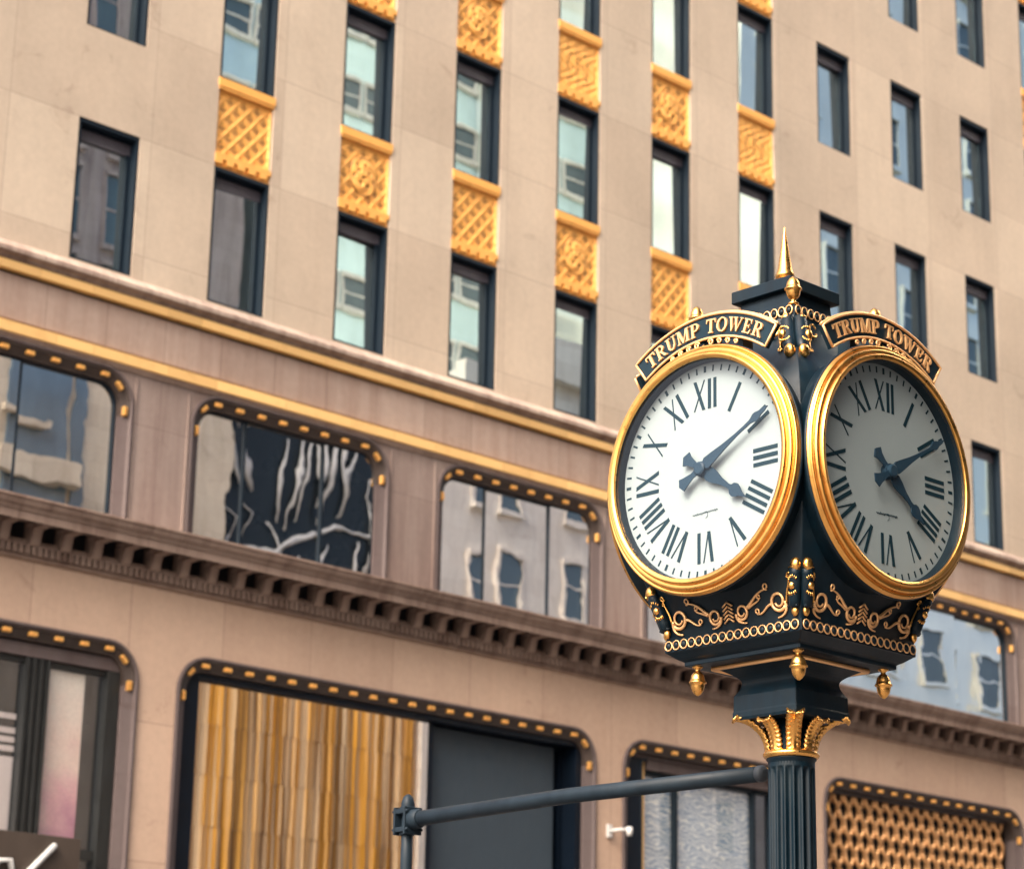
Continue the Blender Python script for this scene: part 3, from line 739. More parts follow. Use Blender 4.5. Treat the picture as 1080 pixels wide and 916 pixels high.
# head: tapering body with a drum on each side
LOW = [(.333, 3.530), (.338, 3.56), (.347, 3.60), (.358, 3.645), (.372, 3.69), (.388, 3.74), (.403, 3.80), (.414, 3.87), (.42, 3.95), (.423, 4.05), (.423, 4.15), (.42, 4.25), (.412, 4.34), (.396, 4.42), (.370, 4.49), (.338, 4.55), (.307, 4.60), (.283, 4.65), (.268, 4.695), (.262, 4.73)]
def smooth_profile(p, n=5):
    res = []
    for i in range(len(p) - 1):
        a, b_, c, d = p[max(0, i - 1)], p[i], p[i + 1], p[min(len(p) - 1, i + 2)]
        for k in range(n):
            t_ = k / n
            res.append(tuple(.5 * (2 * b_[q] + (c[q] - a[q]) * t_ + (2 * a[q] - 5 * b_[q] + 4 * c[q] - d[q]) * t_ ** 2 + (3 * b_[q] - a[q] - 3 * c[q] + d[q]) * t_ ** 3) for q in (0, 1)))
    return res + [p[-1]]
LOW = smooth_profile(LOW) + [(.262, 4.772), (.258, 4.776), (.145, 4.79), (.135, 4.81), (.130, 4.85), (.126, 4.90)]
b = MB(); b.sqloft(LOW[:-6], .006, True); b.sqloft(LOW[-7:], .006); b.build('head_body', M['clock'], CK)
def body_half(z):
    for (h0, z0), (h1, z1) in zip(LOW[:-1], LOW[1:]):
        if z0 <= z <= z1: return h0 + (h1 - h0) * (z - z0) / (z1 - z0)
    return LOW[-1][0]
# roof slab
b = MB(); b.sqloft([(.10, 4.892), (.149, 4.897), (.152, 4.900), (.152, 4.944), (.150, 4.947), (.12, 4.953), (.085, 4.972), (.07, 4.985)], .003); b.build('roof_slab', M['clock'], CK)
b = MB(); b.lathe([(.0, 4.97), (.075, 4.97), (.06, 4.985), (.035, 4.995), (.026, 5.002), (.030, 5.008), (.0385, 5.014), (.0385, 5.022), (.034, 5.034), (.030, 5.045), (.0275, 5.06), (.023, 5.09), (.017, 5.13), (.0095, 5.18), (.003, 5.225), (.0, 5.232)], 28)
b.build('spire', M['gold'], CK)

def acorn(mb, c, s=1.0, d=1):
    """acorn: stalk, cup and nut; d=-1 hangs down"""
    pr = [(.0, .0), (.022, .0), (.024, .006), (.012, .014), (.010, .022), (.018, .028), (.027, .040), (.031, .056), (.033, .066), (.038, .069), (.038, .075), (.031, .078), (.030, .090), (.025, .108), (.015, .122), (.004, .130), (.0, .131)]
    mb.lathe([(r * s, d * h * s) for r, h in pr], 22, c)
ACORN = MB(); acorn(ACORN, (0, 0, 0), .88, -1)
for n_, (sx, sy) in enumerate(((-1, -1), (1, -1), (1, 1), (-1, 1))):
    o = ACORN.build('acorn_pendant', M['gold'], CK) if n_ == 0 else dup(pend, CK)
    if n_ == 0: pend = o
    o.location = (sx * .248, sy * .248, 3.442)
TOPA = MB(); acorn(TOPA, (0, 0, 0), .88, 1)
for n_, (sx, sy) in enumerate(((-1, -1), (1, -1), (1, 1), (-1, 1))):
    o = TOPA.build('acorn_finial', M['gold'], CK) if n_ == 0 else dup(tfin, CK)
    if n_ == 0: tfin = o
    o.location = (sx * .248, sy * .248, 4.774)

# serif capitals, drawn as strokes in a box one unit high
def ell(cx, cy, rx, ry, tx, ty, a0, a1, n=16):
    """ring sector with stroke tx at the sides and ty at top and bottom"""
    res = []
    for i in range(n):
        a, c = a0 + (a1 - a0) * i / n, a0 + (a1 - a0) * (i + 1) / n
        res.append([(cx + rx * cos(a), cy + ry * sin(a)), (cx + rx * cos(c), cy + ry * sin(c)), (cx + (rx - tx) * cos(c), cy + (ry - ty) * sin(c)), (cx + (rx - tx) * cos(a), cy + (ry - ty) * sin(a))])
    return res
def rc(x0, x1, y0, y1): return [(x0, y0), (x1, y0), (x1, y1), (x0, y1)]
K, k_ = .19, .085
LET = {
 'T': (.80, [rc(.305, .495, 0, 1), rc(.02, .78, .91, 1), [(.02, 1), (.0, .70), (.05, .70), (.10, .92)], [(.78, 1), (.80, .70), (.75, .70), (.70, .92)], rc(.20, .60, 0, .07)]),
 'R': (.88, [rc(.10, .29, 0, 1), rc(.0, .40, 0, .07), rc(.0, .3, .93, 1), rc(.28, .46, .92, 1), rc(.28, .46, .46, .54)] + ell(.44, .73, .30, .27, .18, .08, -pi / 2, pi / 2, 12) + [[(.36, .49), (.52, .49), (.86, .03), (.66, .0)], rc(.66, .90, 0, .07)]),
 'U': (.86, [rc(.10, .28, .30, 1), rc(.66, .745, .30, 1), rc(.0, .38, .93, 1), rc(.54, .86, .93, 1)] + ell(.4225, .32, .3225, .33, .16, .10, pi, 2 * pi, 14)),
 'M': (1.10, [rc(.10, .185, 0, 1), rc(.82, 1.0, 0, 1), [(.10, 1), (.30, 1), (.60, .12), (.52, 0), (.46, .0)], [(.82, 1), (.86, 1), (.86, .84), (.56, 0), (.50, .0)], rc(.0, .28, 0, .07), rc(.72, 1.10, 0, .07), rc(.0, .2, .93, 1), rc(.9, 1.10, .93, 1)]),
 'P': (.76, [rc(.10, .29, 0, 1), rc(.0, .40, 0, .07), rc(.0, .3, .93, 1), rc(.28, .44, .92, 1), rc(.28, .44, .42, .50)] + ell(.42, .71, .33, .29, .18, .08, -pi / 2, pi / 2, 12)),
 'O': (.90, ell(.45, .5, .45, .52, .18, .08, 0, 2 * pi, 30)),
 'W': (1.24, [[(.08, 1), (.27, 1), (.44, .14), (.36, 0), (.33, 0)], [(.60, .86), (.56, 1.0), (.62, 1), (.38, 0), (.33, .0)], [(.48, 1), (.67, 1), (.87, .14), (.79, 0), (.76, 0)], [(1.08, 1), (1.15, 1), (.82, 0), (.76, 0)], rc(.0, .36, .93, 1), rc(.42, .76, .93, 1), rc(.98, 1.24, .93, 1)]),
 'E': (.78, [rc(.10, .29, 0, 1), rc(.0, .68, 0, .08), rc(.0, .66, .92, 1), rc(.28, .52, .47, .54), [(.66, 1), (.68, .70), (.63, .70), (.55, .93)], [(.68, 0), (.74, .32), (.69, .32), (.56, .07)], rc(.49, .535, .36, .65)]),
 ' ': (.42, []),
}
def front(u, v, wv): return (u, -wv, v)                # face frame: u to the right, v up, w outwards
# --- bezel, dial, name panel, built once for the front and turned to the four sides
bez = MB()
bp = [(.430, .470), (.4795, .488), (.4810, .494), (.4800, .501)]
def roll(r0, h0, r1, h1, out, n=7):
    res = []
    dx, dy = r1 - r0, h1 - h0; L_ = math.hypot(dx, dy); nx, ny = dy / L_, -dx / L_
    if ny < 0: nx, ny = -nx, -ny
    for i in range(n + 1):
        tt = i / n; k = out * math.sin(pi * tt)
        res.append((r0 + dx * tt + nx * k, h0 + dy * tt + ny * k))
    return res
bp += roll(.4785, .502, .4640, .511, .0075, 10) + roll(.4630, .5095, .4435, .526, .0095, 12) + roll(.4425, .5245, .4235, .535, .0095, 12) + [(.4215, .534), (.4205, .528), (.4215, .522)]
bez.lathe(bp, 144, (0, 0, ZC), 'y', True, False)
tube_in = MB(); tube_in.lathe([(.4208, .5235), (.419, .520), (.419, .472)], 96, (0, 0, ZC), 'y', True, False)
drum = MB(); drum.lathe([(.0, .25), (.440, .25), (.446, .36), (.452, .41), (.461, .445), (.474, .470), (.4835, .482), (.4850, .488), (.4830, .4935), (.478, .4955), (.430, .494), (.42, .49), (.42, .470), (.0, .466)], 120, (0, 0, ZC), 'y', True, False)
dial = MB(); dial.lathe([(.0, .4755), (.4185, .4755), (.4185, .473)], 96, (0, 0, ZC), 'y', False, False)
# numerals
num = MB()
def polar(th, r0):
    """local x tangential, y radial outwards (numerals stand with their feet to the centre)"""
    s_, c_ = sin(th), cos(th)
    return lambda u, v, wv: front((r0 + v) * s_ + u * c_, ZC + (r0 + v) * c_ - u * s_, wv)
NUMS = {1: 'I', 2: 'II', 3: 'III', 4: 'IIII', 5: 'V', 6: 'VI', 7: 'VII', 8: 'VIII', 9: 'IX', 10: 'X', 11: 'XI', 12: 'XII'}
NH = .117; ww = .0148; lay = [0]
def bar(fn, xa, xb, wd):
    lay[0] = (lay[0] + 1) % 6; top_ = .4772 + lay[0] * .00012
    num.prism([(xa - wd / 2, 0), (xa + wd / 2, 0), (xb + wd / 2, NH), (xb - wd / 2, NH)], .4756, top_, fn)
for hnum, s in NUMS.items():
    wid = {'I': .0275, 'V': .064, 'X': .073}
    tot = sum(wid[c] for c in s); x = -tot / 2; fn = polar(2 * pi * hnum / 12, .238)
    for c in s:
        if c == 'I': bar(fn, x + .0138, x + .0138, ww)
        if c == 'V': bar(fn, x + .029, x + .012, ww); bar(fn, x + .031, x + .054, .0052)
        if c == 'X': bar(fn, x + .058, x + .013, ww); bar(fn, x + .011, x + .061, .0052)
        x += wid[c]
ticks = MB()
for i in range(60):
    fn = polar(2 * pi * i / 60, .384); wd = .0115 if i % 5 == 0 else .0072
    ticks.prism([(-wd / 2, 0), (wd / 2, 0), (wd / 2, .024), (-wd / 2, .024)], .4756, .4768, fn)
script = MB()                                                   # the maker's tiny script line
pts = [(-.063 + .126 * i / 60, -.166 + .006 * i / 60 + .0050 * sin(i * 1.35) * (.55 if i % 11 else 1.3)) for i in range(61)]
script.tube([front(u, ZC + v, .4768) for u, v in pts], .0011, 5)
script.tube([front(.0 + .012 * sin(a), ZC - .172 + .013 * cos(a), .4768) for a in [i * .5 for i in range(7)]], .0008, 5)
# name panel
NA = 36.0; RI, RO = .512, .612
def arc_pt(th, r, wv): return front(r * sin(th), ZC + r * cos(th), wv)
pan = MB(); NS = 40
pan.grid(lambda s, q: None or arc_pt(R(-NA + 2 * NA * s), RI + (RO - RI) * q, .476), NS, 1, False)
pan.grid(lambda s, q: arc_pt(R(-NA + 2 * NA * s), RI + (RO - RI) * q, .456), NS, 1, False)
pan.grid(lambda s, q: arc_pt(R(-NA + 2 * NA * s), RI, .456 + .02 * q), NS, 1, False); pan.grid(lambda s, q: arc_pt(R(-NA + 2 * NA * s), RO, .456 + .02 * q), NS, 1, False)
for e in (-1, 1): pan.grid(lambda s, q, e=e: arc_pt(R(e * NA), RI + (RO - RI) * s, .456 + .02 * q), 1, 1, False)
for e in (-18, 0, 18):                                         # brackets that carry the panel on the drum
    th = R(e); c = arc_pt(th, .5, .44); pan.box(c[0] - .02, c[0] + .02, -.458, -.40, c[2] - .06, c[2] + .03)
rim = MB()
loop = [arc_pt(R(-NA + 2 * NA * i / NS), RO - .004, .479) for i in range(NS + 1)] + [arc_pt(R(NA - 2 * NA * i / NS), RI + .004, .479) for i in range(NS + 1)]
rim.tube(loop, .0052, 8, False, True)
rim.tube([arc_pt(R(-NA + 2 * NA * i / NS), RO + .002, .470) for i in range(NS + 1)], .005, 6)
words = [MB()]; LH = .055
text = 'TRUMP TOWER'; wid = [LET[c][0] + .11 for c in text]; tot = sum(wid)
span = R(63.5); x = 0; base_r = .5345
for c, wd in zip(text, wid):
    if c == ' ': words.append(MB())
    lett = words[-1]
    for n_, poly in enumerate(LET[c][1]):
        def fn(u, v, wv, x=x):
            th = -span / 2 + span * (x + .055 + u) / tot
            return arc_pt(th, base_r + v * LH, wv)
        # cut long flat strokes so that they follow the arc
        lett.prism(poly, .4762, .4835 + (n_ % 9) * .00015, fn)
    x += wd
fin = MB(); fin.lathe([(.0, 0), (.026, 0), (.026, .006), (.013, .011), (.011, .016), (.0185, .022), (.0215, .034), (.017, .046), (.008, .053), (.0, .055)], 20, (0, -.452, ZC + RO + .001))
under = {-1: MB(), 1: MB()}                                                   # little scrolls between panel and bezel
def spiral(cx, cz, r0, turns, a0, n=26, grow=.25, sgn=1):
    return [(cx + r0 * (grow + (1 - grow) * i / n) * cos(a0 + sgn * turns * 2 * pi * i / n), cz + r0 * (grow + (1 - grow) * i / n) * sin(a0 + sgn * turns * 2 * pi * i / n)) for i in range(n + 1)]
for e in (-1, 1):
    for th, rr in ((4, .014), (9, .012), (14, .012), (19, .010)):
        c = (e * .497 * sin(R(th)), ZC + .497 * cos(R(th)))
        under[e].tube([front(u, v, .482) for u, v in spiral(c[0], c[1], rr, 1.2, pi / 2, sgn=e)], .0038, 6)
# scroll frieze and ring chain on the tapering skirt
def skirt(u, z, lift=.004): return (u, -(body_half(z) + lift), z)
scr = MB()
def ribbon(pts, w0, w1, lift=.006, curl=True):
    n = len(pts); scr.tube([skirt(u, z, lift) for u, z in pts], [.82 * (w0 + (w1 - w0) * i / (n - 1)) for i in range(n)], 7)
def bez3(p0, p1, p2, p3, n=16):
    return [tuple(sum(c * q[d] for c, q in zip(((1 - s) ** 3, 3 * s * (1 - s) ** 2, 3 * s * s * (1 - s), s ** 3), (p0, p1, p2, p3))) for d in (0, 1)) for s in [i / n for i in range(n + 1)]]
for e in (-1, 1):
    m = lambda l: [(e * u, z) for u, z in l]
    # spiral by the corner ornament
    ribbon(m(spiral(.245, 3.605, .037, 1.35, R(200), 30, .42, 1)), .0045, .0085)
    ribbon(m(bez3((.275, 3.60), (.288, 3.57), (.27, 3.548), (.235, 3.546))), .008, .004)
    ribbon(m(bez3((.212, 3.598), (.185, 3.600), (.17, 3.562), (.140, 3.572))), .0075, .0035)
    ribbon(m(spiral(.139, 3.582, .011, 1.0, R(-90), 14, .5, -1)), .0035, .0042)
    # spiral by the middle
    ribbon(m(spiral(.066, 3.590, .030, 1.35, R(-20), 30, .42, -1)), .0042, .0075)
    ribbon(m(bez3((.038, 3.586), (.036, 3.560), (.055, 3.548), (.085, 3.548))), .0075, .0035)
    ribbon(m(bez3((.092, 3.600), (.13, 3.622), (.14, 3.650), (.195, 3.655))), .0085, .0035)
    ribbon(m(spiral(.196, 3.664, .0125, 1.05, R(-90), 14, .5, 1)), .0035, .0045)
    ribbon(m(bez3((.10, 3.598), (.135, 3.616), (.150, 3.612), (.160, 3.628))), .006, .003)
    ribbon(m(spiral(.155, 3.634, .009, 1.0, R(-40), 12, .5, 1)), .003, .0035)
    for q in range(5):
        scr.tube([skirt(0, 3.566 + q * .0145 + .010, .006), skirt(e * .024, 3.566 + q * .0145 - .006, .006)], .0036, 6)
rings = MB(); balls = MB()
NR = 17; pitch = .662 / NR
for i in range(NR):
    u = -.331 + pitch * (i + .5)
    rings.tube([(u + .0172 * cos(a), -.3415, 3.5125 + .0172 * sin(a)) for a in [2 * pi * q / 20 for q in range(20)]], .0027, 6, False, True)
    balls.ball((u, -.340, 3.5125), .0128, 1, .7, 1, 12, 6)
rings2, balls2 = MB(), MB()
for i in range(14):
    u = -.258 + .516 / 14 * (i + .5)
    rings2.tube([(u + .0165 * cos(a), -.2655, 4.7515 + .0185 * sin(a)) for a in [2 * pi * q / 18 for q in range(18)]], .0030, 6, False, True)
    balls2.ball((u, -.264, 4.7515), .0115, 1, .7, 1, 10, 6)
first = {}
def put(mb, name, mat, parent, k=None, rot=None):
    if name not in first: first[name] = mb.build(name, mat, parent); o = first[name]
    else: o = first[name].copy(); COL.objects.link(o); o.parent = parent
    return o
FACE_WORDS = {0: 'shaded clock dial on the side toward the building street', 1: 'bright white clock dial on the left hand side'}
for k in range(4):
    rz = -pi / 2 * k
    o = put(drum, 'dial_drum', M['clock'], CK); o.rotation_euler = (0, 0, rz)
    o = put(bez, 'bezel', M['bezel'], CK); o.rotation_euler = (0, 0, rz)
    q = put(tube_in, 'bezel_lining', M['clock'], o)
    d = put(dial, 'clock_face', M['dial'], CK); d.rotation_euler = (0, 0, rz)
    put(num, 'numerals', M['ink'], d); put(ticks, 'minute_marks', M['ink'], d); put(script, 'maker_script', M['ink'], d)
    if not first.get('hm'):
        # minute hand
        h = MB()
        out = [(.0, .0), (.024, .035), (.020, .075), (.0125, .13), (.0068, .20), (.0055, .275), (.010, .290), (.017, .305), (.0165, .318), (.010, .335), (.0075, .358), (.0, .378)]
        h.prism([(x_, z_) for x_, z_ in out] + [(-x_, z_) for x_, z_ in reversed(out[1:-1])], -.002, .003, front)
        tail = [(-.013, .0), (-.011, -.045), (-.020, -.085), (-.027, -.105), (.0, -.118), (.027, -.105), (.020, -.085), (.011, -.045), (.013, .0)]
        h.prism(tail, -.0018, .0028, front)
        h.lathe([(.0, .012), (.020, .012), (.026, .008), (.026, -.004)], 24, (0, 0, 0), 'y', False)
        first['hm'] = h
        g = MB()
        out = [(.0, .0), (.018, .02), (.028, .045), (.024, .075), (.014, .11), (.0085, .155), (.011, .170), (.023, .180), (.027, .195), (.022, .210), (.010, .228), (.0, .262)]
        g.prism([(x_, z_) for x_, z_ in out] + [(-x_, z_) for x_, z_ in reversed(out[1:-1])], -.002, .003, front)
        tail = [(-.014, .0), (-.012, -.045), (-.018, -.075), (-.030, -.095), (.0, -.112), (.030, -.095), (.018, -.075), (.012, -.045), (.014, .0)]
        g.prism(tail, -.0018, .0028, front)
        g.lathe([(.0, .006), (.030, .006), (.030, -.02)], 24, (0, 0, 0), 'y', False)
        first['hh'] = g
    for nm, mb, hh, ang in (('hour_hand', first['hh'], .4945, (130, 124, 125, 125)[k]), ('minute_hand', first['hm'], .5045, (60, 62, 60, 61)[k])):
        p = put(mb, nm, M['hand'], d); p.location = (0, -hh, ZC); p.rotation_euler = (0, R(ang), 0)
    gl = MB()
    if 'crystal' not in first: gl.lathe([(.0, .5215), (.419, .5215)], 64, (0, 0, ZC), 'y', False, False)
    put(gl, 'crystal', M['crystal'], o)
    n = put(pan, 'name_panel', M['clockdark'], CK); n.rotation_euler = (0, 0, rz)
    put(rim, 'panel_rim', M['goldpaint'], n); [put(w_, 'lettering' if q_ == 0 else 'second_lettering', M['goldpaint'], n) for q_, w_ in enumerate(words)]; put(under[-1], 'panel_scrolls', M['goldpaint'], n); put(under[1], 'second_panel_scrolls', M['goldpaint'], n)
    s_ = put(scr, 'scrollwork', M['goldpaint'], CK); s_.rotation_euler = (0, 0, rz)
    s_ = put(rings, 'ring_chain', M['goldpaint'], CK); s_.rotation_euler = (0, 0, rz)
    put(balls, 'ring_bosses', M['clock'], s_)
    s_ = put(rings2, 'upper_ring_chain', M['goldpaint'], CK); s_.rotation_euler = (0, 0, rz)
    put(balls2, 'upper_ring_bosses', M['clock'], s_)

# corner ornaments: built for the near left corner of the front face, then turned
def corner_pt(e, u, z, lift):
    """on the face e (0 front, 1 left side), u metres in from the near-left corner edge"""
    h = body_half(z)
    return (-h + u, -h - lift, z) if e == 0 else (-h - lift, -h + u, z)
cb, cg, cb2, cg2 = MB(), MB(), MB(), MB()
for e in (0, 1):
    def cpt(u, z, l): return corner_pt(e, u, z, l)
    def bump_(mb, u, z, r, sz=1.0, l=.0, flat=.8): mb.ball(cpt(u, z, l), r, 1 if e == 0 else flat, flat if e == 0 else 1, sz, 14, 8)
    # lower ornament: dark strap with rounded gold head, eye, lashes and drop
    cb.tube([cpt(.024, z, .006) for z in (3.572, 3.578, 3.60, 3.645, 3.69, 3.708)], [.012, .020, .0225, .0235, .0235, .022], 14)
    cb.tube([cpt(.002, 3.576, .016), cpt(.048, 3.576, .016)], .005, 8); cb.tube([cpt(.002, 3.704, .016), cpt(.048, 3.704, .016)], .005, 8)
    bump_(cg, .022, 3.718, .0215, 1.2, .010); cg.tube([cpt(.0, 3.709, .018), cpt(.022, 3.707, .028), cpt(.046, 3.709, .018)], .0032, 6)
    bump_(cg, .0235, 3.645, .0142, 1.05, .026)
    for q in range(6):
        a = R(25 + 26 * q)
        for sg_ in (1, -1):
            c0 = (.0235 + .0165 * cos(a), 3.645 + sg_ * (.0145 + .011 * sin(a)))
            cg.tube([cpt(c0[0], c0[1], .0320 - abs(c0[0] - .0235) * .45), cpt(.0235 + .021 * cos(a), 3.645 + sg_ * (.020 + .0165 * sin(a)), .0300 - abs(cos(a)) * .010)], .0030, 5)
    bump_(cg, .022, 3.560, .0145, 1.35, .006)
    cg.tube([cpt(u, z, .006) for u, z in spiral(.060, 3.690, .0105, 1.1, R(-60), 16, .45, 1)], .0030, 6)
    cg.tube([cpt(u, z, .006) for u, z in bez3((.058, 3.680), (.052, 3.655), (.066, 3.64), (.062, 3.595))], [.0024 + .0026 * i / 16 for i in range(17)], 6)
    cg.tube([cpt(u, z, .006) for u, z in spiral(.052, 3.668, .0075, 1.0, R(90), 12, .5, 1)], .0024, 6)
    # upper ornament, hanging under the ring chain
    U = -.042
    cb2.tube([cpt(.025, z, .008) for z in (4.560, 4.57, 4.60, 4.64, 4.68, 4.715, 4.726)], [.014, .024, .028, .030, .029, .024, .018], 16)
    bump_(cg2, .025, 4.716, .0185, .8, .020); bump_(cg2, .024, 4.552, .0245, 1.1, .014)
    cb2.tube([cpt(.004, 4.702, .026), cpt(.044, 4.702, .026)], .004, 8)
    bump_(cg2, .030, 4.632, .0170, 1.2, .040)
    for z0, sg_ in ((4.664, 1), (4.606, -1)):
        for q in range(9):
            a = R(10 + 20 * q); bump_(cg2, .027 + .0225 * cos(a), z0 + sg_ * (-.010 + .015 * sin(a)), .0050, 1, .0415 - abs(cos(a)) * .009)
    cg2.tube([cpt(u, z, .010) for u, z in bez3((.050, 4.695), (.085, 4.665), (.058, 4.625), (.070, 4.580))], [.003 + .003 * sin(pi * i / 16) for i in range(17)], 6)
    cg2.tube([cpt(u, z, .010) for u, z in spiral(.074, 4.571, .0105, 1.1, R(150), 16, .45, 1)], .0030, 6)
    cg2.tube([cpt(.092 + .018 * cos(a) - .010 * sin(a), 4.676 + .026 * sin(a) + .012 * cos(a), .012) for a in [2 * pi * q / 22 for q in range(20)]], [.003 + .0035 * i / 20 for i in range(20)], 7)
co = None
for k in range(4):
    if co is None:
        co = cb.build('corner_ornament', M['clock'], CK); cg.build('gilding', M['gold'], co)
        cu = cb2.build('mask_ornament', M['clock'], CK); cg2.build('mask_gilding', M['gold'], cu); o, q = co, cu
    else: o, q = dup(co, CK), dup(cu, CK)
    o.rotation_euler = (0, 0, -pi / 2 * k); q.rotation_euler = (0, 0, -pi / 2 * k)

# ------------------------------------------------------------------ buildings across the street (seen in the glass; one added to shade the clock)
def opposite(name, label, x0, x1, h, mat, y=-3.0, depth=16, pane=None, bx=2.6, bw=1.2, bh=3.6, ww=2.1, z0=4.5, sill=None):
    root = empty(name, ((x0 + x1) / 2, y, 0)); tag(root, label, 'building')
    b = MB(); b.box(x0 - (x0 + x1) / 2, x1 - (x0 + x1) / 2, -depth, 0, -.15, h); b.box(x0 - (x0 + x1) / 2 - .0, x1 - (x0 + x1) / 2, .002, .5, h - 1.2, h + .3)
    b.build('wall', mat, root)
    if pane:
        g = MB(); fr_ = MB(); n = int((x1 - x0 - .6) / bx)
        mx = ((x1 - x0) - n * bx) / 2
        for i in range(n):
            z = z0
            while z + ww < h - 1.5:
                xa = x0 - (x0 + x1) / 2 + mx + i * bx + (bx - bw) / 2
                g.box(xa, xa + bw, -.05, .02, z, z + ww)
                fr_.box(xa - .12, xa + bw + .12, .0021, .22, z - .22, z - .02); fr_.box(xa - .1, xa, .0021, .10, z, z + ww); fr_.box(xa + bw, xa + bw + .1, .0021, .10, z, z + ww); fr_.box(xa - .1, xa + bw + .1, .0022, .16, z + ww, z + ww + .15)
                fr_.box(xa, xa + bw, .0212, .05, z + ww * .5 - .04, z + ww * .5 + .04)
                z += bh
        g.build('window_glazing', pane, root); fr_.build('window_trim', sill or mat, root)
    return root
M['far_cream'] = stone('far_cream_stone', (.80, .72, .58), .12, (1.2, .6), .8, (0, 0), (.85, .82, .8), .01, .5)
M['far_white'] = stone('far_white_brick', (.92, .88, .80), .10, (1.2, .6), .85, (0, 0), (.85, .84, .84), .01, .5)
M['far_mauve'] = stone('far_mauve_stone', (.46, .39, .385), .18, (1.2, .6), .8, (0, 0), (.7, .66, .66), .01, .5)
M['far_teal'] = paint('far_teal_glass', (.62, .76, .75), .16, .2, .4, .45, .8)
M['far_pale'] = paint('far_pale_glass', (.84, .86, .78), .14, .15, .3, .42, .8)
M['far_black'] = paint('far_black_glass', (.016, .024, .030), .3, .3, .5, 0, .3)
M['far_blue'] = paint('far_blue_glass', (.12, .19, .26), .12, .3, .6, 0, .9)
M['far_dark'] = paint('far_dark_glass', (.07, .105, .12), .12, .3, .5, 0, .9)
t = NT('folded_bronze_glass'); v = t.coord(scale=(1, .02, .006))
nb = t.noise(v, 1.0, 4, .75, 0)
cb_ = t.ramp(nb, [(.36, (.12, .06, .025)), (.42, (1.0, .52, .07)), (.455, (1.0, .80, .54)), (.49, (.20, .10, .04)), (.525, (1.0, .52, .07)), (.56, (1.0, .82, .56)), (.60, (.13, .065, .03)), (.66, (1.0, .58, .14))])
g_ = t.n('ShaderNodeNewGeometry')
cb_ = t.mix(1.0, cb_, t.ramp(g_.outputs['Random Per Island'], [(0, (.88, .86, .84)), (1, (1.05, 1.03, 1))]), 'MULTIPLY')
M['bronze_glass'] = t.pbr(cb_, .22, .2)
# bronze pleated tower front: sawtooth glass in stepped rows
root = empty('pleated_tower', (47.4, -3, 0)); tag(root, 'bronze glass tower with stepped vertical pleats mirrored in the wide shop window', 'building')
b = MB(); b.box(-5.2, 4.6, -14, -.65, -.15, 17.6); b.build('wall', M['far_mauve'], root)
b = MB(); rp = random.Random(11)
for i in range(20):
    x = -5.15 + i * .49; z = -.1; r_ = 0
    while z < 17.4:
        z1 = min(17.5, z + 1.52); o_ = .035 if (r_ + i) % 2 else 0.0; d_ = -.012 * ((r_ + i) % 2)
        pa, pb, pc = (x + o_, -.42 + d_), (x + .37 + o_, -.12 + d_), (x + .485 + o_, -.42 + d_)
        b.add([(*pa, z), (*pb, z), (*pb, z1 - .004), (*pa, z1 - .004)], [(0, 1, 2, 3)]); b.add([(*pb, z), (*pc, z), (*pc, z1 - .004), (*pb, z1 - .004)], [(0, 1, 2, 3)])
        z = z1; r_ += 1
b.build('pleated_glass', M['bronze_glass'], root, False)
b = MB(); b.box(-2.75, 4.6, -9, -1.2, 17.62, 25.5); b.build('upper_storey', M['far_black'], root)
b = MB(); b.box(-13.4, -5.25, -9, -.9, -.15, 26.0); b.box(-5.24, -2.77, -9, -.9, 17.65, 26.0); b.build('stair_tower', M['far_cream'], root)
b = MB(); b.box(-11.6, -9.5, -.95, -.80, 17.0, 25.0); b.box(-9.3, -8.9, -.95, -.80, 17.0, 25.0); b.build('blue_glazing', M['far_blue'], root)
b = MB(); b.box(-11.9, -9.2, -.79, -.45, 19.9, 20.6); b.box(-11.9, -10.4, -.79, -.5, 21.6, 21.8); b.build('pale_sill', M['far_cream'], root)
b = MB()
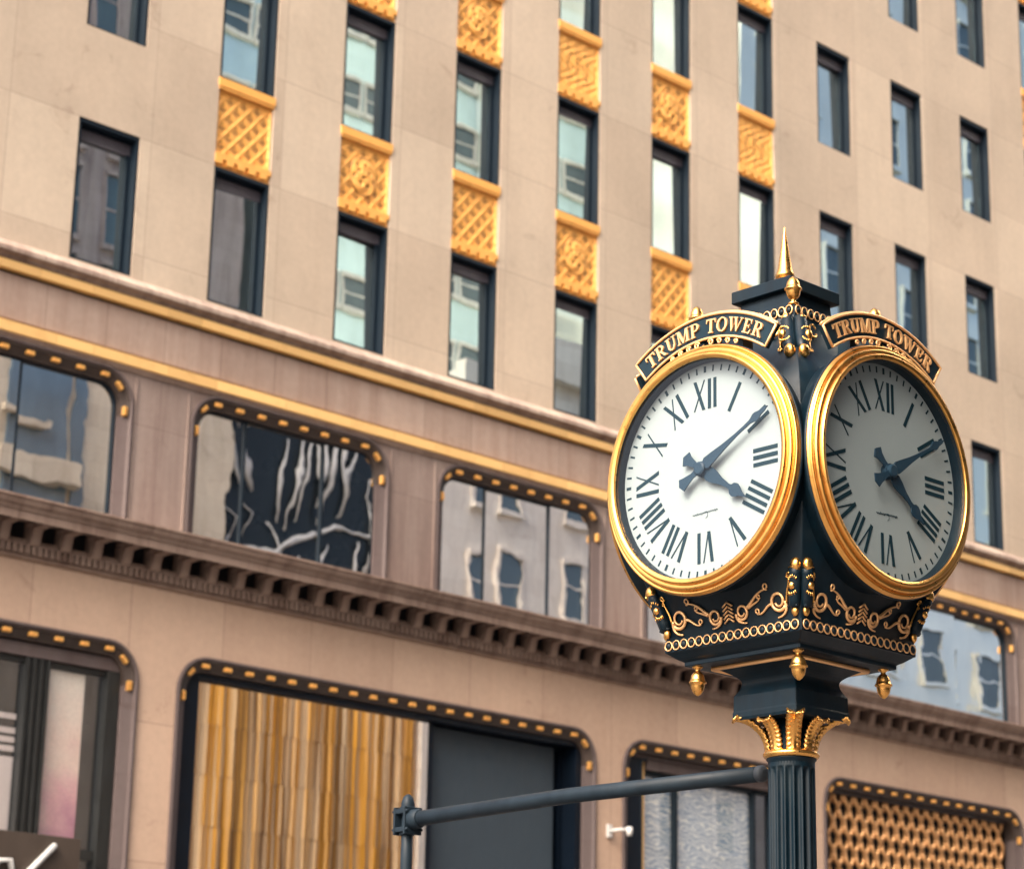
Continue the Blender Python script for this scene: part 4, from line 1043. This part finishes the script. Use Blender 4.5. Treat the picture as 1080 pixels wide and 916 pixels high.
for x, x2, za, zc_ in ((-3.1, -3.3, 21.6, 25), (-1.2, -.9, 20.6, 23.4), (-.75, -.2, 20.4, 23.9), (-.3, .3, 20.8, 24.1), (.5, .6, 20.9, 24.4), (1.6, 2.7, 18.5, 22.6), (2.7, 3.4, 22.6, 19.2), (3.9, 4.3, 17.7, 25), (-2.6, -1.6, 17.7, 19.2), (.9, 1.3, 17.7, 20.2), (-.6, -.1, 17.7, 19.7)):
    b.tube([(x, -1.1, za), ((x + x2) / 2 + rp.uniform(-.2, .2), -1.1, (za + zc_) / 2), (x2, -1.1, zc_)], [.03, .085, .04], 8)
for q in range(16):
    x = rp.uniform(-3.2, 4.4); z = rp.uniform(17.8, 23.5); b.tube([(x, -1.1, z), (x + rp.uniform(-.4, .4), -1.1, z + rp.uniform(.4, 1.2)), (x + rp.uniform(-.7, .7), -1.1, z + rp.uniform(1.2, 2.2))], [.02, rp.uniform(.04, .10), .02], 6)
b.tube([(-3.3, -1.1, 19.3), (-1.2, -1.1, 19.6), (.4, -1.1, 20.6), (2.2, -1.1, 20.4), (4.5, -1.1, 21.4)], [.05, .10, .08, .06, .09], 8)
b.box(-3.3, -.6, -1.19, -1.0, 17.7, 18.5); b.box(-2.9, .4, -1.19, -1.0, 24.0, 25.2)
b.build('white_framework', M['white'], root)
opposite('mauve_tower', 'mauve stone tower with tall dark window bays across the street', 33.0, 51.8, 58, M['far_mauve'], -17.2, 20, M['far_dark'], 2.3, 1.1, 3.7, 2.9, 5)
opposite('white_apartments', 'white brick apartment house with small dark windows across the street', 52.2, 70.5, 27.5, M['far_white'], -3.0, 14, M['far_dark'], 3.1, 1.0, 3.5, 1.9, 5)
opposite('teal_tower', 'pale teal glass tower rising behind the white apartment house', 54, 74, 66, M['far_teal'], -17.4, 18, M['far_dark'], 2.0, 1.6, 3.6, 1.4, 5, M['far_white'])
opposite('shade_tower', 'dark bronze tower added out of view on the near side to shade the right clock dial', -3.0, 32.0, 46, M['bronze'], -5.0, 16, M['far_dark'], 2.2, 1.7, 3.6, 2.6, 5)  # unseen tower, added to block sky light from the right dial
opposite('pale_glass_tower', 'pale teal glass tower with regular window bands farther along the street', 71.0, 96, 78, M['far_pale'], -3.0, 16, M['far_dark'], 3.0, 1.4, 3.7, 2.1, 5)
opposite('white_tower', 'white stone tower at the far end of the street', 97, 140, 95, M['far_white'], -3.0, 16, M['far_dark'], 3.2, 1.4, 3.7, 2.1, 5)
